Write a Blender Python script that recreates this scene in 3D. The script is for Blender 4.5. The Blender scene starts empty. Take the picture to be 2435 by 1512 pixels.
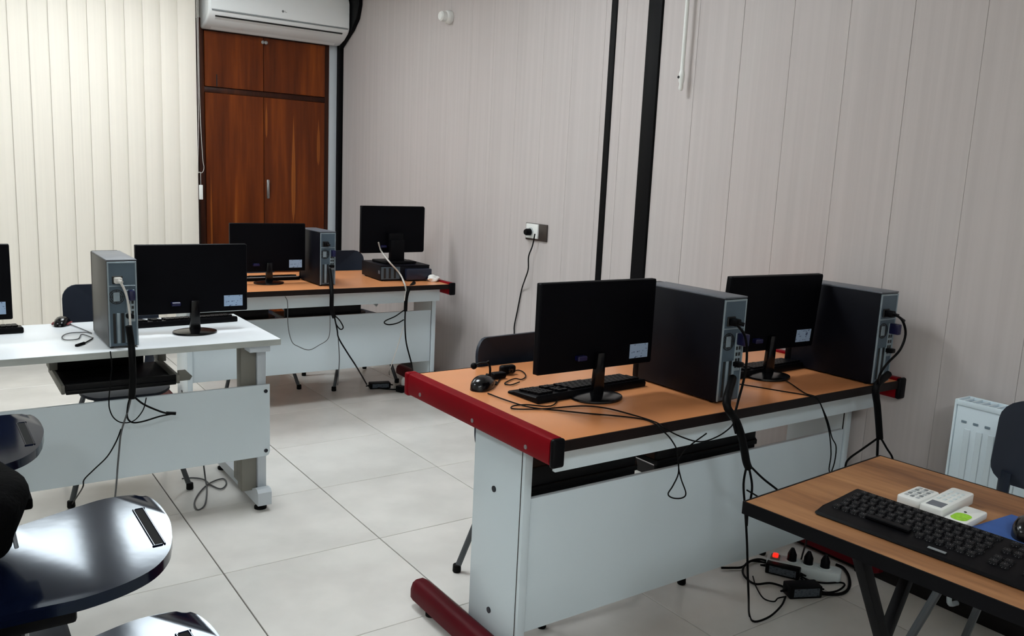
import bpy, bmesh, math, random
from mathutils import Vector, Matrix
random.seed(7)
scene = bpy.context.scene
COL = scene.collection
R = math.radians

# ---------------------------------------------------------------- camera
cam_d = bpy.data.cameras.new('camera'); cam = bpy.data.objects.new('camera', cam_d); COL.objects.link(cam)
cam_d.sensor_width = 36.0; cam_d.sensor_fit = 'HORIZONTAL'; cam_d.lens = 36.0 * 2000.0 / 2435.0
cam_d.clip_start = 0.05
_rt = Vector((0.8218293, -0.5679216, 0.0454059)); _up = Vector((0.0587701, 0.1637766, 0.9847453)); _fw = Vector((0.5666945, 0.8066240, -0.1679732))
cam.matrix_world = Matrix(((_rt.x, _up.x, -_fw.x, 0.0), (_rt.y, _up.y, -_fw.y, 0.0), (_rt.z, _up.z, -_fw.z, 1.45), (0, 0, 0, 1)))
scene.camera = cam

# ---------------------------------------------------------------- world, exposure
w = bpy.data.worlds.new('world'); scene.world = w; w.use_nodes = True
w.node_tree.nodes['Background'].inputs[0].default_value = (0.05, 0.055, 0.06, 1)
w.node_tree.nodes['Background'].inputs[1].default_value = 0.3
scene.view_settings.view_transform = 'Standard'; scene.view_settings.look = 'None'
scene.view_settings.exposure = 0.0; scene.view_settings.gamma = 1.0
scene.view_settings.use_curve_mapping = False
# ceiling lamps: x, y, strength
CEIL = 2.95
LAMPS = [(0.40, 5.35, 20.0), (1.25, 5.35, 23.0), (-1.2, 3.1, 26.0), (1.3, 3.2, 33.0), (-1.3, -1.2, 35.0), (0.4, -1.3, 34.0)]
LAMP_COL = (0.90, 0.97, 1.0)

# ---------------------------------------------------------------- materials
def lin(c):
    return tuple(((v / 255.0) / 12.92 if v / 255.0 <= 0.04045 else (((v / 255.0) + 0.055) / 1.055) ** 2.4) for v in c) + (1.0,)
MATS = {}
def mat(name, col, rough=0.5, metal=0.0, spec=0.5, var=None, bump=None, coat=0.0, col2=None, emit=0.0, rnd=False, rough_var=0.0):
    """plain procedural material; var=(sx,sy,sz,amount) colour variation by stretched noise, bump=(scale,strength)"""
    if name in MATS: return MATS[name]
    m = bpy.data.materials.new(name); m.use_nodes = True; nt = m.node_tree; b = nt.nodes['Principled BSDF']
    b.inputs['Base Color'].default_value = lin(col); b.inputs['Roughness'].default_value = rough
    b.inputs['Metallic'].default_value = metal; b.inputs['Specular IOR Level'].default_value = spec
    if coat: b.inputs['Coat Weight'].default_value = coat; b.inputs['Coat Roughness'].default_value = 0.08
    if emit:
        b.inputs['Emission Color'].default_value = lin(col); b.inputs['Emission Strength'].default_value = emit
    co = None
    if var or bump or rough_var:
        tc = nt.nodes.new('ShaderNodeTexCoord'); co = tc.outputs['Object']
        if rnd:
            oi = nt.nodes.new('ShaderNodeObjectInfo'); sc = nt.nodes.new('ShaderNodeVectorMath'); sc.operation = 'SCALE'
            cx = nt.nodes.new('ShaderNodeCombineXYZ')
            for i in range(3): nt.links.new(oi.outputs['Random'], cx.inputs[i])
            nt.links.new(cx.outputs[0], sc.inputs[0]); sc.inputs['Scale'].default_value = 37.0
            ad = nt.nodes.new('ShaderNodeVectorMath'); ad.operation = 'ADD'
            nt.links.new(co, ad.inputs[0]); nt.links.new(sc.outputs[0], ad.inputs[1]); co = ad.outputs[0]
    if var:
        mp = nt.nodes.new('ShaderNodeMapping'); mp.inputs['Scale'].default_value = var[:3]; nt.links.new(co, mp.inputs['Vector'])
        nz = nt.nodes.new('ShaderNodeTexNoise'); nz.inputs['Scale'].default_value = 1.0; nz.inputs['Detail'].default_value = 4.0
        nt.links.new(mp.outputs[0], nz.inputs['Vector'])
        rp = nt.nodes.new('ShaderNodeValToRGB'); nt.links.new(nz.outputs['Fac'], rp.inputs[0])
        c = lin(col); c2 = lin(col2) if col2 else tuple(v * (1 - var[3]) for v in c[:3]) + (1,)
        hi = c if col2 else tuple(min(1, v * (1 + var[3])) for v in c[:3]) + (1,)
        rp.color_ramp.interpolation = 'EASE'
        rp.color_ramp.elements[0].position = 0.22; rp.color_ramp.elements[0].color = c2
        rp.color_ramp.elements[1].position = 0.78; rp.color_ramp.elements[1].color = hi
        nt.links.new(rp.outputs[0], b.inputs['Base Color'])
    if bump:
        nb = nt.nodes.new('ShaderNodeTexNoise'); nb.inputs['Scale'].default_value = bump[0]; nb.inputs['Detail'].default_value = 3.0
        nt.links.new(co, nb.inputs['Vector'])
        bp = nt.nodes.new('ShaderNodeBump'); bp.inputs['Strength'].default_value = bump[1]; bp.inputs['Distance'].default_value = 0.01
        nt.links.new(nb.outputs['Fac'], bp.inputs['Height']); nt.links.new(bp.outputs[0], b.inputs['Normal'])
    if rough_var:
        nr = nt.nodes.new('ShaderNodeTexNoise'); nr.inputs['Scale'].default_value = 3.0; nt.links.new(co, nr.inputs['Vector'])
        mr = nt.nodes.new('ShaderNodeMapRange'); mr.inputs['To Min'].default_value = max(0.02, rough - rough_var); mr.inputs['To Max'].default_value = rough + rough_var
        nt.links.new(nr.outputs['Fac'], mr.inputs['Value']); nt.links.new(mr.outputs[0], b.inputs['Roughness'])
    MATS[name] = m
    return m

def print_mat(name, base, ink, sx, sz, thresh=0.5, rough=0.5, detail=2.0):
    """flat print: blotchy rows of ink on a light ground"""
    m = bpy.data.materials.new(name); m.use_nodes = True; nt = m.node_tree; b = nt.nodes['Principled BSDF']
    b.inputs['Roughness'].default_value = rough; b.inputs['Specular IOR Level'].default_value = 0.2
    tc = nt.nodes.new('ShaderNodeTexCoord'); mp = nt.nodes.new('ShaderNodeMapping'); mp.inputs['Scale'].default_value = (sx, sz, sz)
    nz = nt.nodes.new('ShaderNodeTexNoise'); nz.inputs['Scale'].default_value = 1.0; nz.inputs['Detail'].default_value = detail
    rp = nt.nodes.new('ShaderNodeValToRGB'); e = rp.color_ramp.elements
    e[0].position = thresh; e[0].color = lin(base); e[1].position = min(1, thresh + 0.06); e[1].color = lin(ink)
    nt.links.new(tc.outputs['Generated'], mp.inputs[0]); nt.links.new(mp.outputs[0], nz.inputs['Vector']); nt.links.new(nz.outputs['Fac'], rp.inputs[0])
    nt.links.new(rp.outputs[0], b.inputs['Base Color'])
    MATS[name] = m
    return m

mat('wall_panel', (190, 182, 180), 0.45, spec=0.3, var=(40, 40, 0.6, 0.05), rnd=True)
mat('wall_backing', (130, 122, 118), 0.8, var=(3, 3, 3, 0.05))
mat('plaster', (205, 200, 192), 0.85, var=(2, 2, 2, 0.03))
mat('ceiling_paint', (222, 222, 218), 0.9, var=(2, 2, 2, 0.02))
mat('black_trim', (6, 6, 8), 0.5, spec=0.12, var=(8, 8, 8, 0.1))
mat('baseboard', (14, 10, 10), 0.5, spec=0.2, var=(6, 6, 6, 0.1))
mat('tile', (216, 213, 208), 0.22, var=(4.5, 4.5, 4.5, 0.075), rnd=True, rough_var=0.08)
mat('grout', (92, 86, 80), 0.9, var=(9, 9, 9, 0.1))
mat('blind', (236, 229, 217), 0.7, var=(60, 2, 0.6, 0.025), rnd=True)
mat('blind_rail', (225, 222, 214), 0.5, var=(9, 9, 9, 0.03))
mat('white_plastic', (228, 229, 226), 0.35, var=(6, 6, 6, 0.02))
mat('ac_white', (240, 243, 244), 0.25, var=(3, 3, 3, 0.015))
mat('ac_grey', (120, 125, 128), 0.4, var=(6, 6, 6, 0.05))
mat('dark_slot', (10, 11, 12), 0.6, var=(9, 9, 9, 0.1))
mat('laminate_white', (206, 218, 224), 0.25, var=(1.2, 1.2, 1.2, 0.02), rough_var=0.04)
mat('laminate_desk', (226, 230, 234), 0.3, var=(1.6, 1.6, 1.6, 0.02))
mat('edge_grey', (168, 172, 168), 0.5, var=(9, 30, 30, 0.12))
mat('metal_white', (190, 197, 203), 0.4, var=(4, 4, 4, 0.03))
mat('metal_grey_shade', (118, 116, 108), 0.5, var=(4, 4, 4, 0.05))  # grey metal; on the white desk's columns it stands for shade
mat('edge_brown', (20, 10, 8), 0.5, spec=0.2, var=(9, 9, 9, 0.12))
mat('red_rail', (122, 8, 20), 0.42, spec=0.05, var=(5, 5, 5, 0.08))
mat('red_foot_shaded', (78, 10, 20), 0.45, spec=0.08, var=(5, 5, 5, 0.08))  # rail red taken darker, for the shadow the feet lie in
mat('orange_top', (217, 144, 94), 0.28, var=(0.8, 9, 3, 0.04))
mat('black_plastic', (7, 7, 10), 0.45, spec=0.1, var=(14, 14, 14, 0.15))
mat('black_gloss', (6, 6, 9), 0.2, spec=0.4, var=(14, 14, 14, 0.15))
mat('screen_back', (4, 4, 8), 0.5, spec=0.08, var=(14, 14, 14, 0.12))
mat('screen_glass', (6, 6, 8), 0.1, var=(4, 4, 4, 0.1))
mat('case_dark', (9, 10, 18), 0.5, spec=0.14, var=(20, 20, 20, 0.12), bump=(400, 0.05))
mat('case_grey', (52, 52, 52), 0.42, var=(20, 20, 20, 0.08), bump=(400, 0.05))
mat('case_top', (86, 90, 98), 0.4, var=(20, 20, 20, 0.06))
mat('rear_steel', (78, 94, 106), 0.42, metal=0.45, var=(9, 9, 9, 0.12))
mat('rear_steel_light', (140, 154, 162), 0.4, metal=0.4, var=(20, 20, 20, 0.12))
mat('blue_plug', (9, 10, 58), 0.4, var=(14, 14, 14, 0.1))
mat('cable_black', (4, 4, 5), 0.5, spec=0.1, var=(30, 30, 30, 0.15))
mat('cable_grey', (72, 74, 76), 0.5, var=(30, 30, 30, 0.1))
mat('cable_white', (196, 192, 186), 0.5, var=(30, 30, 30, 0.06))
mat('chair_shell', (30, 36, 48), 0.5, spec=0.25, var=(9, 9, 9, 0.1), bump=(600, 0.06))
mat('chair_tube', (88, 92, 96), 0.35, metal=0.7, var=(9, 9, 9, 0.1))
mat('chrome', (150, 154, 158), 0.2, metal=0.9, var=(9, 9, 9, 0.05))
mat('tablet_black', (8, 14, 32), 0.11, spec=0.3, var=(6, 6, 6, 0.2), bump=(9, 0.02)); MATS['tablet_black'].node_tree.nodes['Principled BSDF'].inputs['Specular Tint'].default_value = (0.62, 0.8, 1.0, 1)
mat('rubber', (10, 10, 10), 0.7, spec=0.15, var=(14, 14, 14, 0.1))
mat('bolt', (40, 42, 50), 0.35, metal=0.7, var=(14, 14, 14, 0.1))
mat('screw_light', (150, 140, 140), 0.35, metal=0.6, var=(14, 14, 14, 0.1))
mat('steel', (170, 172, 172), 0.28, metal=0.9, var=(14, 14, 14, 0.05))
mat('radiator_white', (222, 236, 244), 0.3, var=(4, 4, 4, 0.02))
mat('radiator_line', (120, 138, 150), 0.4, var=(4, 4, 4, 0.05))
mat('bag_cloth', (7, 7, 8), 0.9, spec=0.06, var=(30, 30, 30, 0.2), bump=(120, 0.4))
mat('blue_pad', (44, 84, 150), 0.6, var=(30, 30, 30, 0.06))
mat('strip_white', (206, 216, 218), 0.35, var=(9, 9, 9, 0.03))
mat('strip_back', (120, 112, 100), 0.45, var=(9, 9, 9, 0.06))
mat('red_lamp', (255, 26, 14), 0.3, emit=2.2, var=None)
mat('lime', (150, 208, 40), 0.45, var=(160, 160, 20, 0.2))
mat('lcd', (96, 102, 112), 0.3, var=(40, 40, 40, 0.06))
mat('button_grey', (176, 180, 182), 0.45, var=(20, 20, 20, 0.05))
mat('socket_frame', (58, 50, 46), 0.35, var=(20, 20, 20, 0.1))
mat('tray_black', (6, 6, 8), 0.45, spec=0.2, var=(9, 9, 9, 0.15))
mat('silver', (160, 165, 172), 0.3, metal=0.5, var=(20, 20, 20, 0.05))
mat('mouse_red', (110, 18, 30), 0.35, var=(20, 20, 20, 0.1))
print_mat('sticker_print', (150, 172, 200), (70, 84, 112), 5.0, 6.0, 0.60)
print_mat('adapter_label', (86, 94, 104), (40, 44, 50), 9.0, 14.0, 0.55)
print_mat('key_legend', (10, 10, 14), (190, 190, 194), 4.5, 4.5, 0.645, 0.5)
m = MATS['tile']
# brown veneer of the cabinet: vertical flame figure
def veneer(name, base, dark, light, sx, sz, rough, rnd=True, axis='X'):
    m = bpy.data.materials.new(name); m.use_nodes = True; nt = m.node_tree; b = nt.nodes['Principled BSDF']
    b.inputs['Roughness'].default_value = rough; b.inputs['Specular IOR Level'].default_value = 0.22
    tc = nt.nodes.new('ShaderNodeTexCoord'); co = tc.outputs['Object']
    if rnd:
        oi = nt.nodes.new('ShaderNodeObjectInfo'); mu = nt.nodes.new('ShaderNodeMath'); mu.operation = 'MULTIPLY'; mu.inputs[1].default_value = 23.0
        cx = nt.nodes.new('ShaderNodeCombineXYZ'); ad = nt.nodes.new('ShaderNodeVectorMath')
        nt.links.new(oi.outputs['Random'], mu.inputs[0])
        for i in range(3): nt.links.new(mu.outputs[0], cx.inputs[i])
        nt.links.new(co, ad.inputs[0]); nt.links.new(cx.outputs[0], ad.inputs[1]); co = ad.outputs[0]
    mp = nt.nodes.new('ShaderNodeMapping'); mp.inputs['Scale'].default_value = (sx, sx, sz) if axis == 'X' else (sx, sz, sx)
    nt.links.new(co, mp.inputs[0])
    n1 = nt.nodes.new('ShaderNodeTexNoise'); n1.inputs['Scale'].default_value = 1.0; n1.inputs['Detail'].default_value = 3.0; n1.inputs['Distortion'].default_value = 0.6
    n2 = nt.nodes.new('ShaderNodeTexNoise'); n2.inputs['Scale'].default_value = 6.0; n2.inputs['Detail'].default_value = 4.0
    nt.links.new(mp.outputs[0], n1.inputs['Vector']); nt.links.new(mp.outputs[0], n2.inputs['Vector'])
    mx = nt.nodes.new('ShaderNodeMix'); mx.data_type = 'FLOAT'; mx.inputs['Factor'].default_value = 0.35
    nt.links.new(n1.outputs['Fac'], mx.inputs['A']); nt.links.new(n2.outputs['Fac'], mx.inputs['B'])
    rp = nt.nodes.new('ShaderNodeValToRGB'); e = rp.color_ramp.elements
    e[0].position = 0.34; e[0].color = lin(dark); e[1].position = 0.68; e[1].color = lin(light)
    k = e.new(0.5); k.color = lin(base)
    nt.links.new(mx.outputs['Result'], rp.inputs[0]); nt.links.new(rp.outputs[0], b.inputs['Base Color'])
    MATS[name] = m
    return m
veneer('cabinet_wood', (100, 44, 14), (70, 28, 9), (136, 66, 20), 5.0, 0.35, 0.35)
veneer('cabinet_frame', (52, 24, 14), (34, 15, 10), (74, 36, 18), 7.0, 0.4, 0.4)
veneer('oak_top', (150, 104, 68), (112, 74, 48), (178, 130, 88), 9.0, 0.9, 0.45, axis='Y')

# ---------------------------------------------------------------- mesh helpers
def NB(): return bmesh.new()
def box(bm, c, s, rot=None):
    hx, hy, hz = s[0] / 2, s[1] / 2, s[2] / 2
    vs = []
    for x, y, z in ((-1, -1, -1), (1, -1, -1), (1, 1, -1), (-1, 1, -1), (-1, -1, 1), (1, -1, 1), (1, 1, 1), (-1, 1, 1)):
        v = Vector((x * hx, y * hy, z * hz))
        if rot is not None: v = rot @ v
        vs.append(bm.verts.new(v + Vector(c)))
    fs = [bm.faces.new([vs[i] for i in f]) for f in ((0, 3, 2, 1), (4, 5, 6, 7), (0, 1, 5, 4), (1, 2, 6, 5), (2, 3, 7, 6), (3, 0, 4, 7))]
    return vs, fs
def rbox(bm, c, s, bev=0.003, seg=2, rot=None):
    vs, fs = box(bm, c, s, rot)
    es = set(e for f in fs for e in f.edges)
    bmesh.ops.bevel(bm, geom=list(es), offset=min(bev, min(s) * 0.45), segments=seg, profile=0.5, affect='EDGES')
def bx(bm, x0, x1, y0, y1, z0, z1, bev=0.0, seg=2):
    c = ((x0 + x1) / 2, (y0 + y1) / 2, (z0 + z1) / 2); s = (x1 - x0, y1 - y0, z1 - z0)
    if bev: rbox(bm, c, s, bev, seg)
    else: box(bm, c, s)
def catmull(pts, n=6):
    P = [Vector(p) for p in pts]
    if len(P) < 3: return P
    out = []
    for i in range(len(P) - 1):
        p0 = P[i - 1] if i else P[0] * 2 - P[1]; p1 = P[i]; p2 = P[i + 1]; p3 = P[i + 2] if i + 2 < len(P) else P[-1] * 2 - P[-2]
        for k in range(n):
            t = k / n
            out.append(0.5 * ((2 * p1) + (p2 - p0) * t + (2 * p0 - 5 * p1 + 4 * p2 - p3) * t * t + (3 * p1 - p0 - 3 * p2 + p3) * t ** 3))
    out.append(P[-1])
    return out
def tube(bm, pts, r, n=8, smooth=True, sub=5, r_end=None, flat=1.0):
    P = catmull(pts, sub) if smooth else [Vector(p) for p in pts]
    if len(P) < 2: return
    rings = []; up = Vector((0, 0, 1))
    t0 = (P[1] - P[0]).normalized()
    if abs(t0.dot(up)) > 0.95: up = Vector((1, 0, 0))
    nrm = (up - t0 * up.dot(t0)).normalized()
    for i, p in enumerate(P):
        a = P[max(i - 1, 0)]; b = P[min(i + 1, len(P) - 1)]; t = (b - a)
        if t.length < 1e-7: t = t0
        t = t.normalized(); nrm = nrm - t * nrm.dot(t)
        if nrm.length < 1e-5: nrm = t.orthogonal()
        nrm.normalize(); bn = t.cross(nrm)
        rr = r if r_end is None else r + (r_end - r) * i / (len(P) - 1)
        rings.append([bm.verts.new(p + nrm * math.cos(2 * math.pi * k / n) * rr + bn * math.sin(2 * math.pi * k / n) * rr * flat) for k in range(n)])
    for a, b in zip(rings, rings[1:]):
        for k in range(n): bm.faces.new((a[k], a[(k + 1) % n], b[(k + 1) % n], b[k]))
    bm.faces.new(list(reversed(rings[0]))); bm.faces.new(rings[-1])
def cyl(bm, p0, p1, r, n=16, r1=None): tube(bm, [p0, p1], r, n, smooth=False, r_end=r1)
def lathe(bm, prof, c=(0, 0, 0), n=24, sx=1.0, sy=1.0):
    """profile [(r, z)] turned about z at c"""
    rings = []
    for r, z in prof:
        if r < 1e-6: rings.append([bm.verts.new((c[0], c[1], c[2] + z))])
        else: rings.append([bm.verts.new((c[0] + math.cos(2 * math.pi * k / n) * r * sx, c[1] + math.sin(2 * math.pi * k / n) * r * sy, c[2] + z)) for k in range(n)])
    for a, b in zip(rings, rings[1:]):
        if len(a) == 1 and len(b) > 1:
            for k in range(n): bm.faces.new((a[0], b[(k + 1) % n], b[k]))
        elif len(b) == 1 and len(a) > 1:
            for k in range(n): bm.faces.new((a[k], a[(k + 1) % n], b[0]))
        elif len(a) > 1:
            for k in range(n): bm.faces.new((a[k], a[(k + 1) % n], b[(k + 1) % n], b[k]))
    if len(rings[0]) > 1: bm.faces.new(list(reversed(rings[0])))
    if len(rings[-1]) > 1: bm.faces.new(rings[-1])
def rrect(w, h, r, n=5):
    out = []
    for cx, cy, a0 in ((w / 2 - r, h / 2 - r, 0), (-w / 2 + r, h / 2 - r, 90), (-w / 2 + r, -h / 2 + r, 180), (w / 2 - r, -h / 2 + r, 270)):
        for k in range(n + 1):
            a = R(a0 + 90 * k / n); out.append((cx + math.cos(a) * r, cy + math.sin(a) * r))
    return out
def plate(bm, outline, fmap, rings=(1.0, 0.93, 0.75, 0.5, 0.25)):
    """closed slab: fmap(x, y, s, side) -> 3D point, side 0 back, 1 front, s ring scale"""
    n = len(outline); cx = sum(p[0] for p in outline) / n; cy = sum(p[1] for p in outline) / n
    allr = []
    for side in (0, 1):
        rs = []
        for s in rings:
            rs.append([bm.verts.new(fmap(cx + (p[0] - cx) * s, cy + (p[1] - cy) * s, s, side)) for p in outline])
        ce = bm.verts.new(fmap(cx, cy, 0.0, side))
        for a, b in zip(rs, rs[1:]):
            for k in range(n):
                q = (a[k], a[(k + 1) % n], b[(k + 1) % n], b[k]); bm.faces.new(q if side else tuple(reversed(q)))
        for k in range(n):
            q = (rs[-1][k], rs[-1][(k + 1) % n], ce); bm.faces.new(q if side else tuple(reversed(q)))
        allr.append(rs[0])
    a, b = allr
    for k in range(n): bm.faces.new((a[k], a[(k + 1) % n], b[(k + 1) % n], b[k]))
def prism(bm, outline, z0, z1, bev=0.0, seg=2):
    lo = [bm.verts.new((p[0], p[1], z0)) for p in outline]; hi = [bm.verts.new((p[0], p[1], z1)) for p in outline]
    n = len(outline)
    f = [bm.faces.new(list(reversed(lo))), bm.faces.new(hi)]
    for k in range(n): bm.faces.new((lo[k], lo[(k + 1) % n], hi[(k + 1) % n], hi[k]))
    if bev:
        es = set(f[0].edges) | set(f[1].edges)
        bmesh.ops.bevel(bm, geom=list(es), offset=bev, segments=seg, profile=0.5, affect='EDGES')
def finish(name, bm, smooth=35):
    bmesh.ops.recalc_face_normals(bm, faces=bm.faces)
    me = bpy.data.meshes.new(name); bm.to_mesh(me); bm.free()
    if smooth:
        me.shade_smooth(); me.set_sharp_from_angle(angle=R(smooth))
    return me
def obj(name, bm, material, parent=None, loc=None, rot=None, smooth=35):
    me = bm if isinstance(bm, bpy.types.Mesh) else finish(name, bm, smooth)
    if not me.materials: me.materials.append(MATS[material])
    o = bpy.data.objects.new(name, me); COL.objects.link(o)
    if parent: o.parent = parent
    if loc: o.location = loc
    if rot: o.rotation_euler = rot
    return o
def thing(name, label, cat, loc=(0, 0, 0), rotz=0.0, group=None):
    o = bpy.data.objects.new(name, None); o.empty_display_size = 0.1; COL.objects.link(o)
    o.location = loc; o.rotation_euler = (0, 0, rotz); o['label'] = label; o['category'] = cat
    if group: o['group'] = group
    return o
def tag(o, label, cat, group=None):
    o['label'] = label; o['category'] = cat
    if group: o['group'] = group
    return o
def struct(name, bm, material, parent=None, smooth=35):
    o = obj(name, bm, material, parent, smooth=smooth)
    if not parent: o['kind'] = 'structure'
    return o
def dup(root, loc, rotz, label, group=None):
    r = root.copy(); COL.objects.link(r); r.location = loc; r.rotation_euler = (0, 0, rotz); r['label'] = label
    if group: r['group'] = group
    for ch in list(root.children):
        c = ch.copy(); COL.objects.link(c); c.parent = r
        for g in list(ch.children):
            d = g.copy(); COL.objects.link(d); d.parent = c
    return r

# ================================================================ THE SETTING
XL, XR, YF, YB = -2.6, 2.92, -2.2, 6.83
bm = NB(); bx(bm, XL, XR, YF, YB, -0.06, -0.006); floor = struct('floor', bm, 'grout')
TS = 0.611; TX0, TY0 = 0.803, 2.858
_tiles = {}
def cuts(lo, hi, start, step):
    k = math.ceil((lo - start) / step - 1e-6); out = [lo]
    while start + k * step < hi - 0.02:
        v = start + k * step
        if v > lo + 0.02: out.append(v)
        k += 1
    return out + [hi]
cxs, cys = cuts(XL, XR, TX0, TS), cuts(YF, YB, TY0, TS)
for x0, x1 in zip(cxs, cxs[1:]):
    for y0, y1 in zip(cys, cys[1:]):
        sx, sy = round(x1 - x0, 3), round(y1 - y0, 3)
        if (sx, sy) not in _tiles:
            bm = NB(); rbox(bm, (0, 0, 0), (sx - 0.0045, sy - 0.0028, 0.009), 0.0012, 1); _tiles[(sx, sy)] = finish('floor_tile', bm)
        obj('floor_tile', _tiles[(sx, sy)], 'tile', floor, ((x0 + x1) / 2, (y0 + y1) / 2, -0.0045))
bm = NB(); bx(bm, XL, XR, YF, YB, CEIL, CEIL + 0.06); struct('ceiling', bm, 'ceiling_paint')
bm = NB(); bx(bm, XL - 0.1, XR + 0.1, YB, YB + 0.1, 0, CEIL); struct('wall_back', bm, 'plaster')
bm = NB(); bx(bm, XL - 0.1, XL, YF, YB, 0, CEIL); struct('wall_left', bm, 'plaster')
bm = NB(); bx(bm, XL - 0.1, XR + 0.1, YF - 0.1, YF, 0, CEIL); struct('wall_front', bm, 'plaster')
bm = NB(); bx(bm, XR, XR + 0.1, YF, YB, 0, CEIL); wall_r = struct('wall_right', bm, 'wall_backing')
# plastic wall boards, each about 26 cm wide
seams = []
y = 3.016
for k in range(0, 22): seams.append(2.786 - 0.2565 * k)
right = [3.016] + [s for s in seams if s > YF + 0.03] + [YF]
left = [3.385] + [3.43 + 0.259 * k for k in range(0, 13)] + [6.72]
runs = [(right[i + 1], right[i]) for i in range(len(right) - 1)] + [(3.11, 3.274), (3.274, 3.343)] + [(left[i], left[i + 1]) for i in range(len(left) - 1)]
_pan = {}
for a, b in runs:
    wd = round(b - a, 3)
    if wd < 0.01: continue
    if wd not in _pan:
        bm = NB(); rbox(bm, (0, 0, 0), (0.012, wd - 0.0008, CEIL), 0.0009, 1); _pan[wd] = finish('wall_panel', bm)
    obj('wall_panel', _pan[wd], 'wall_panel', wall_r, (XR - 0.006, (a + b) / 2, CEIL / 2))
XP = XR - 0.012                                                   # face of the boards
bm = NB(); bx(bm, XP - 0.006, XR - 0.001, 3.343, 3.385, 0.06, CEIL - 0.002, 0.002); struct('trim_1', bm, 'black_trim')
bm = NB(); bx(bm, XP - 0.012, XR - 0.001, 3.018, 3.109, 0.06, CEIL - 0.002, 0.003); struct('trim_2', bm, 'black_trim')
bm = NB(); bx(bm, 2.874, XR - 0.001, 6.735, YB - 0.001, 0.06, CEIL - 0.002, 0.003); struct('trim_3', bm, 'black_trim')
bm = NB(); bx(bm, 2.801, 2.872, 6.765, YB - 0.001, 0.0, CEIL - 0.002, 0.003); struct('trim_4', bm, 'metal_white')
bm = NB(); bx(bm, XP - 0.012, XP, YF, 3.015, 0.0, 0.058, 0.003); bx(bm, XP - 0.012, XP, 3.015, 6.7, 0.0, 0.058, 0.003); struct('baseboard_right', bm, 'baseboard')

# ceiling lamps
lm = bpy.data.materials.new('lamp_diffuser'); lm.use_nodes = True
_b = lm.node_tree.nodes['Principled BSDF']; _b.inputs['Base Color'].default_value = (0.9, 0.9, 0.9, 1)
for i, (lx, ly, st) in enumerate(LAMPS):
    where = ['above the blind, nearer the left wall', 'above the blind, nearer the air conditioner', 'over the left of the room beside the white desk', 'over the aisle beside the white desk', 'at the left behind the camera', 'at the right behind the camera'][i]
    t = thing('ceiling_light', 'square white ceiling light panel ' + where, 'ceiling light', (lx, ly, CEIL), 0, 'ceiling light panels')
    bm = NB()
    for s in (-1, 1):
        bx(bm, s * 0.31 - 0.012, s * 0.31 + 0.012, -0.322, 0.322, -0.03, 0, 0.003); bx(bm, -0.298, 0.298, s * 0.31 - 0.012, s * 0.31 + 0.012, -0.03, 0, 0.003)
    obj('frame', bm, 'white_plastic', t)
    m2 = lm.copy(); m2.name = 'lamp_diffuser'; q = m2.node_tree.nodes['Principled BSDF']
    q.inputs['Emission Color'].default_value = LAMP_COL + (1,); q.inputs['Emission Strength'].default_value = st
    MATS['lamp_%d' % i] = m2
    bm = NB(); bx(bm, -0.297, 0.297, -0.297, 0.297, -0.02, -0.012); obj('diffuser', bm, 'lamp_%d' % i, t)

# ================================================================ BACK OF THE ROOM
# built-in cabinet
t = thing('wall_cabinet', 'tall brown wooden cabinet under the air conditioner', 'cabinet', (0, 0, 0))
CF = 6.76
bm = NB()
bx(bm, 1.758, 1.80, CF, YB - 0.001, 0.0, 2.50, 0.002); bx(bm, 2.765, 2.80, CF, YB - 0.001, 0.0, 2.50, 0.002)
bx(bm, 1.80, 2.765, CF + 0.004, YB - 0.001, 2.415, 2.50, 0.002); bx(bm, 1.80, 2.765, CF + 0.004, YB - 0.001, 1.962, 2.004, 0.002)
bx(bm, 1.80, 2.765, CF + 0.004, YB - 0.001, 0.0, 0.09, 0.002); bx(bm, 1.80, 2.765, CF + 0.03, YB - 0.002, 0.09, 2.415)
obj('frame', bm, 'cabinet_frame', t)
def cdoor(x0, x1, z0, z1):
    bm = NB(); rbox(bm, (0, 0, 0), (x1 - x0, 0.022, z1 - z0), 0.002, 1)
    return obj('door', bm, 'cabinet_wood', t, ((x0 + x1) / 2, CF + 0.002, (z0 + z1) / 2))
d1 = cdoor(1.803, 2.252, 2.006, 2.412); d2 = cdoor(2.256, 2.762, 2.006, 2.412)
d3 = cdoor(1.803, 2.252, 0.095, 1.960); d4 = cdoor(2.256, 2.762, 0.095, 1.960)
for d, x in ((d2, -0.243), (d1, 0.213)):
    bm = NB(); lathe(bm, [(0.006, 0), (0.006, 0.012), (0.013, 0.02), (0.014, 0.028), (0.008, 0.034), (0.0, 0.035)], n=14)
    k = obj('knob', bm, 'steel', d, (x, -0.012, 0.165), (R(90), 0, 0)); k['label'] = 'small steel door knob'
bm = NB(); rbox(bm, (0, -0.016, 0), (0.022, 0.012, 0.15), 0.005, 2); rbox(bm, (0, -0.026, 0), (0.010, 0.014, 0.11), 0.004, 2)
h = obj('handle', bm, 'steel', d4, (-0.225, 0, 0.218)); h['label'] = 'upright steel door handle'
bm = NB(); bx(bm, -0.14, -0.132, -0.013, -0.010, -0.2, -0.11); obj('dark_scratch', bm, 'dark_slot', d1)
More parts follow.
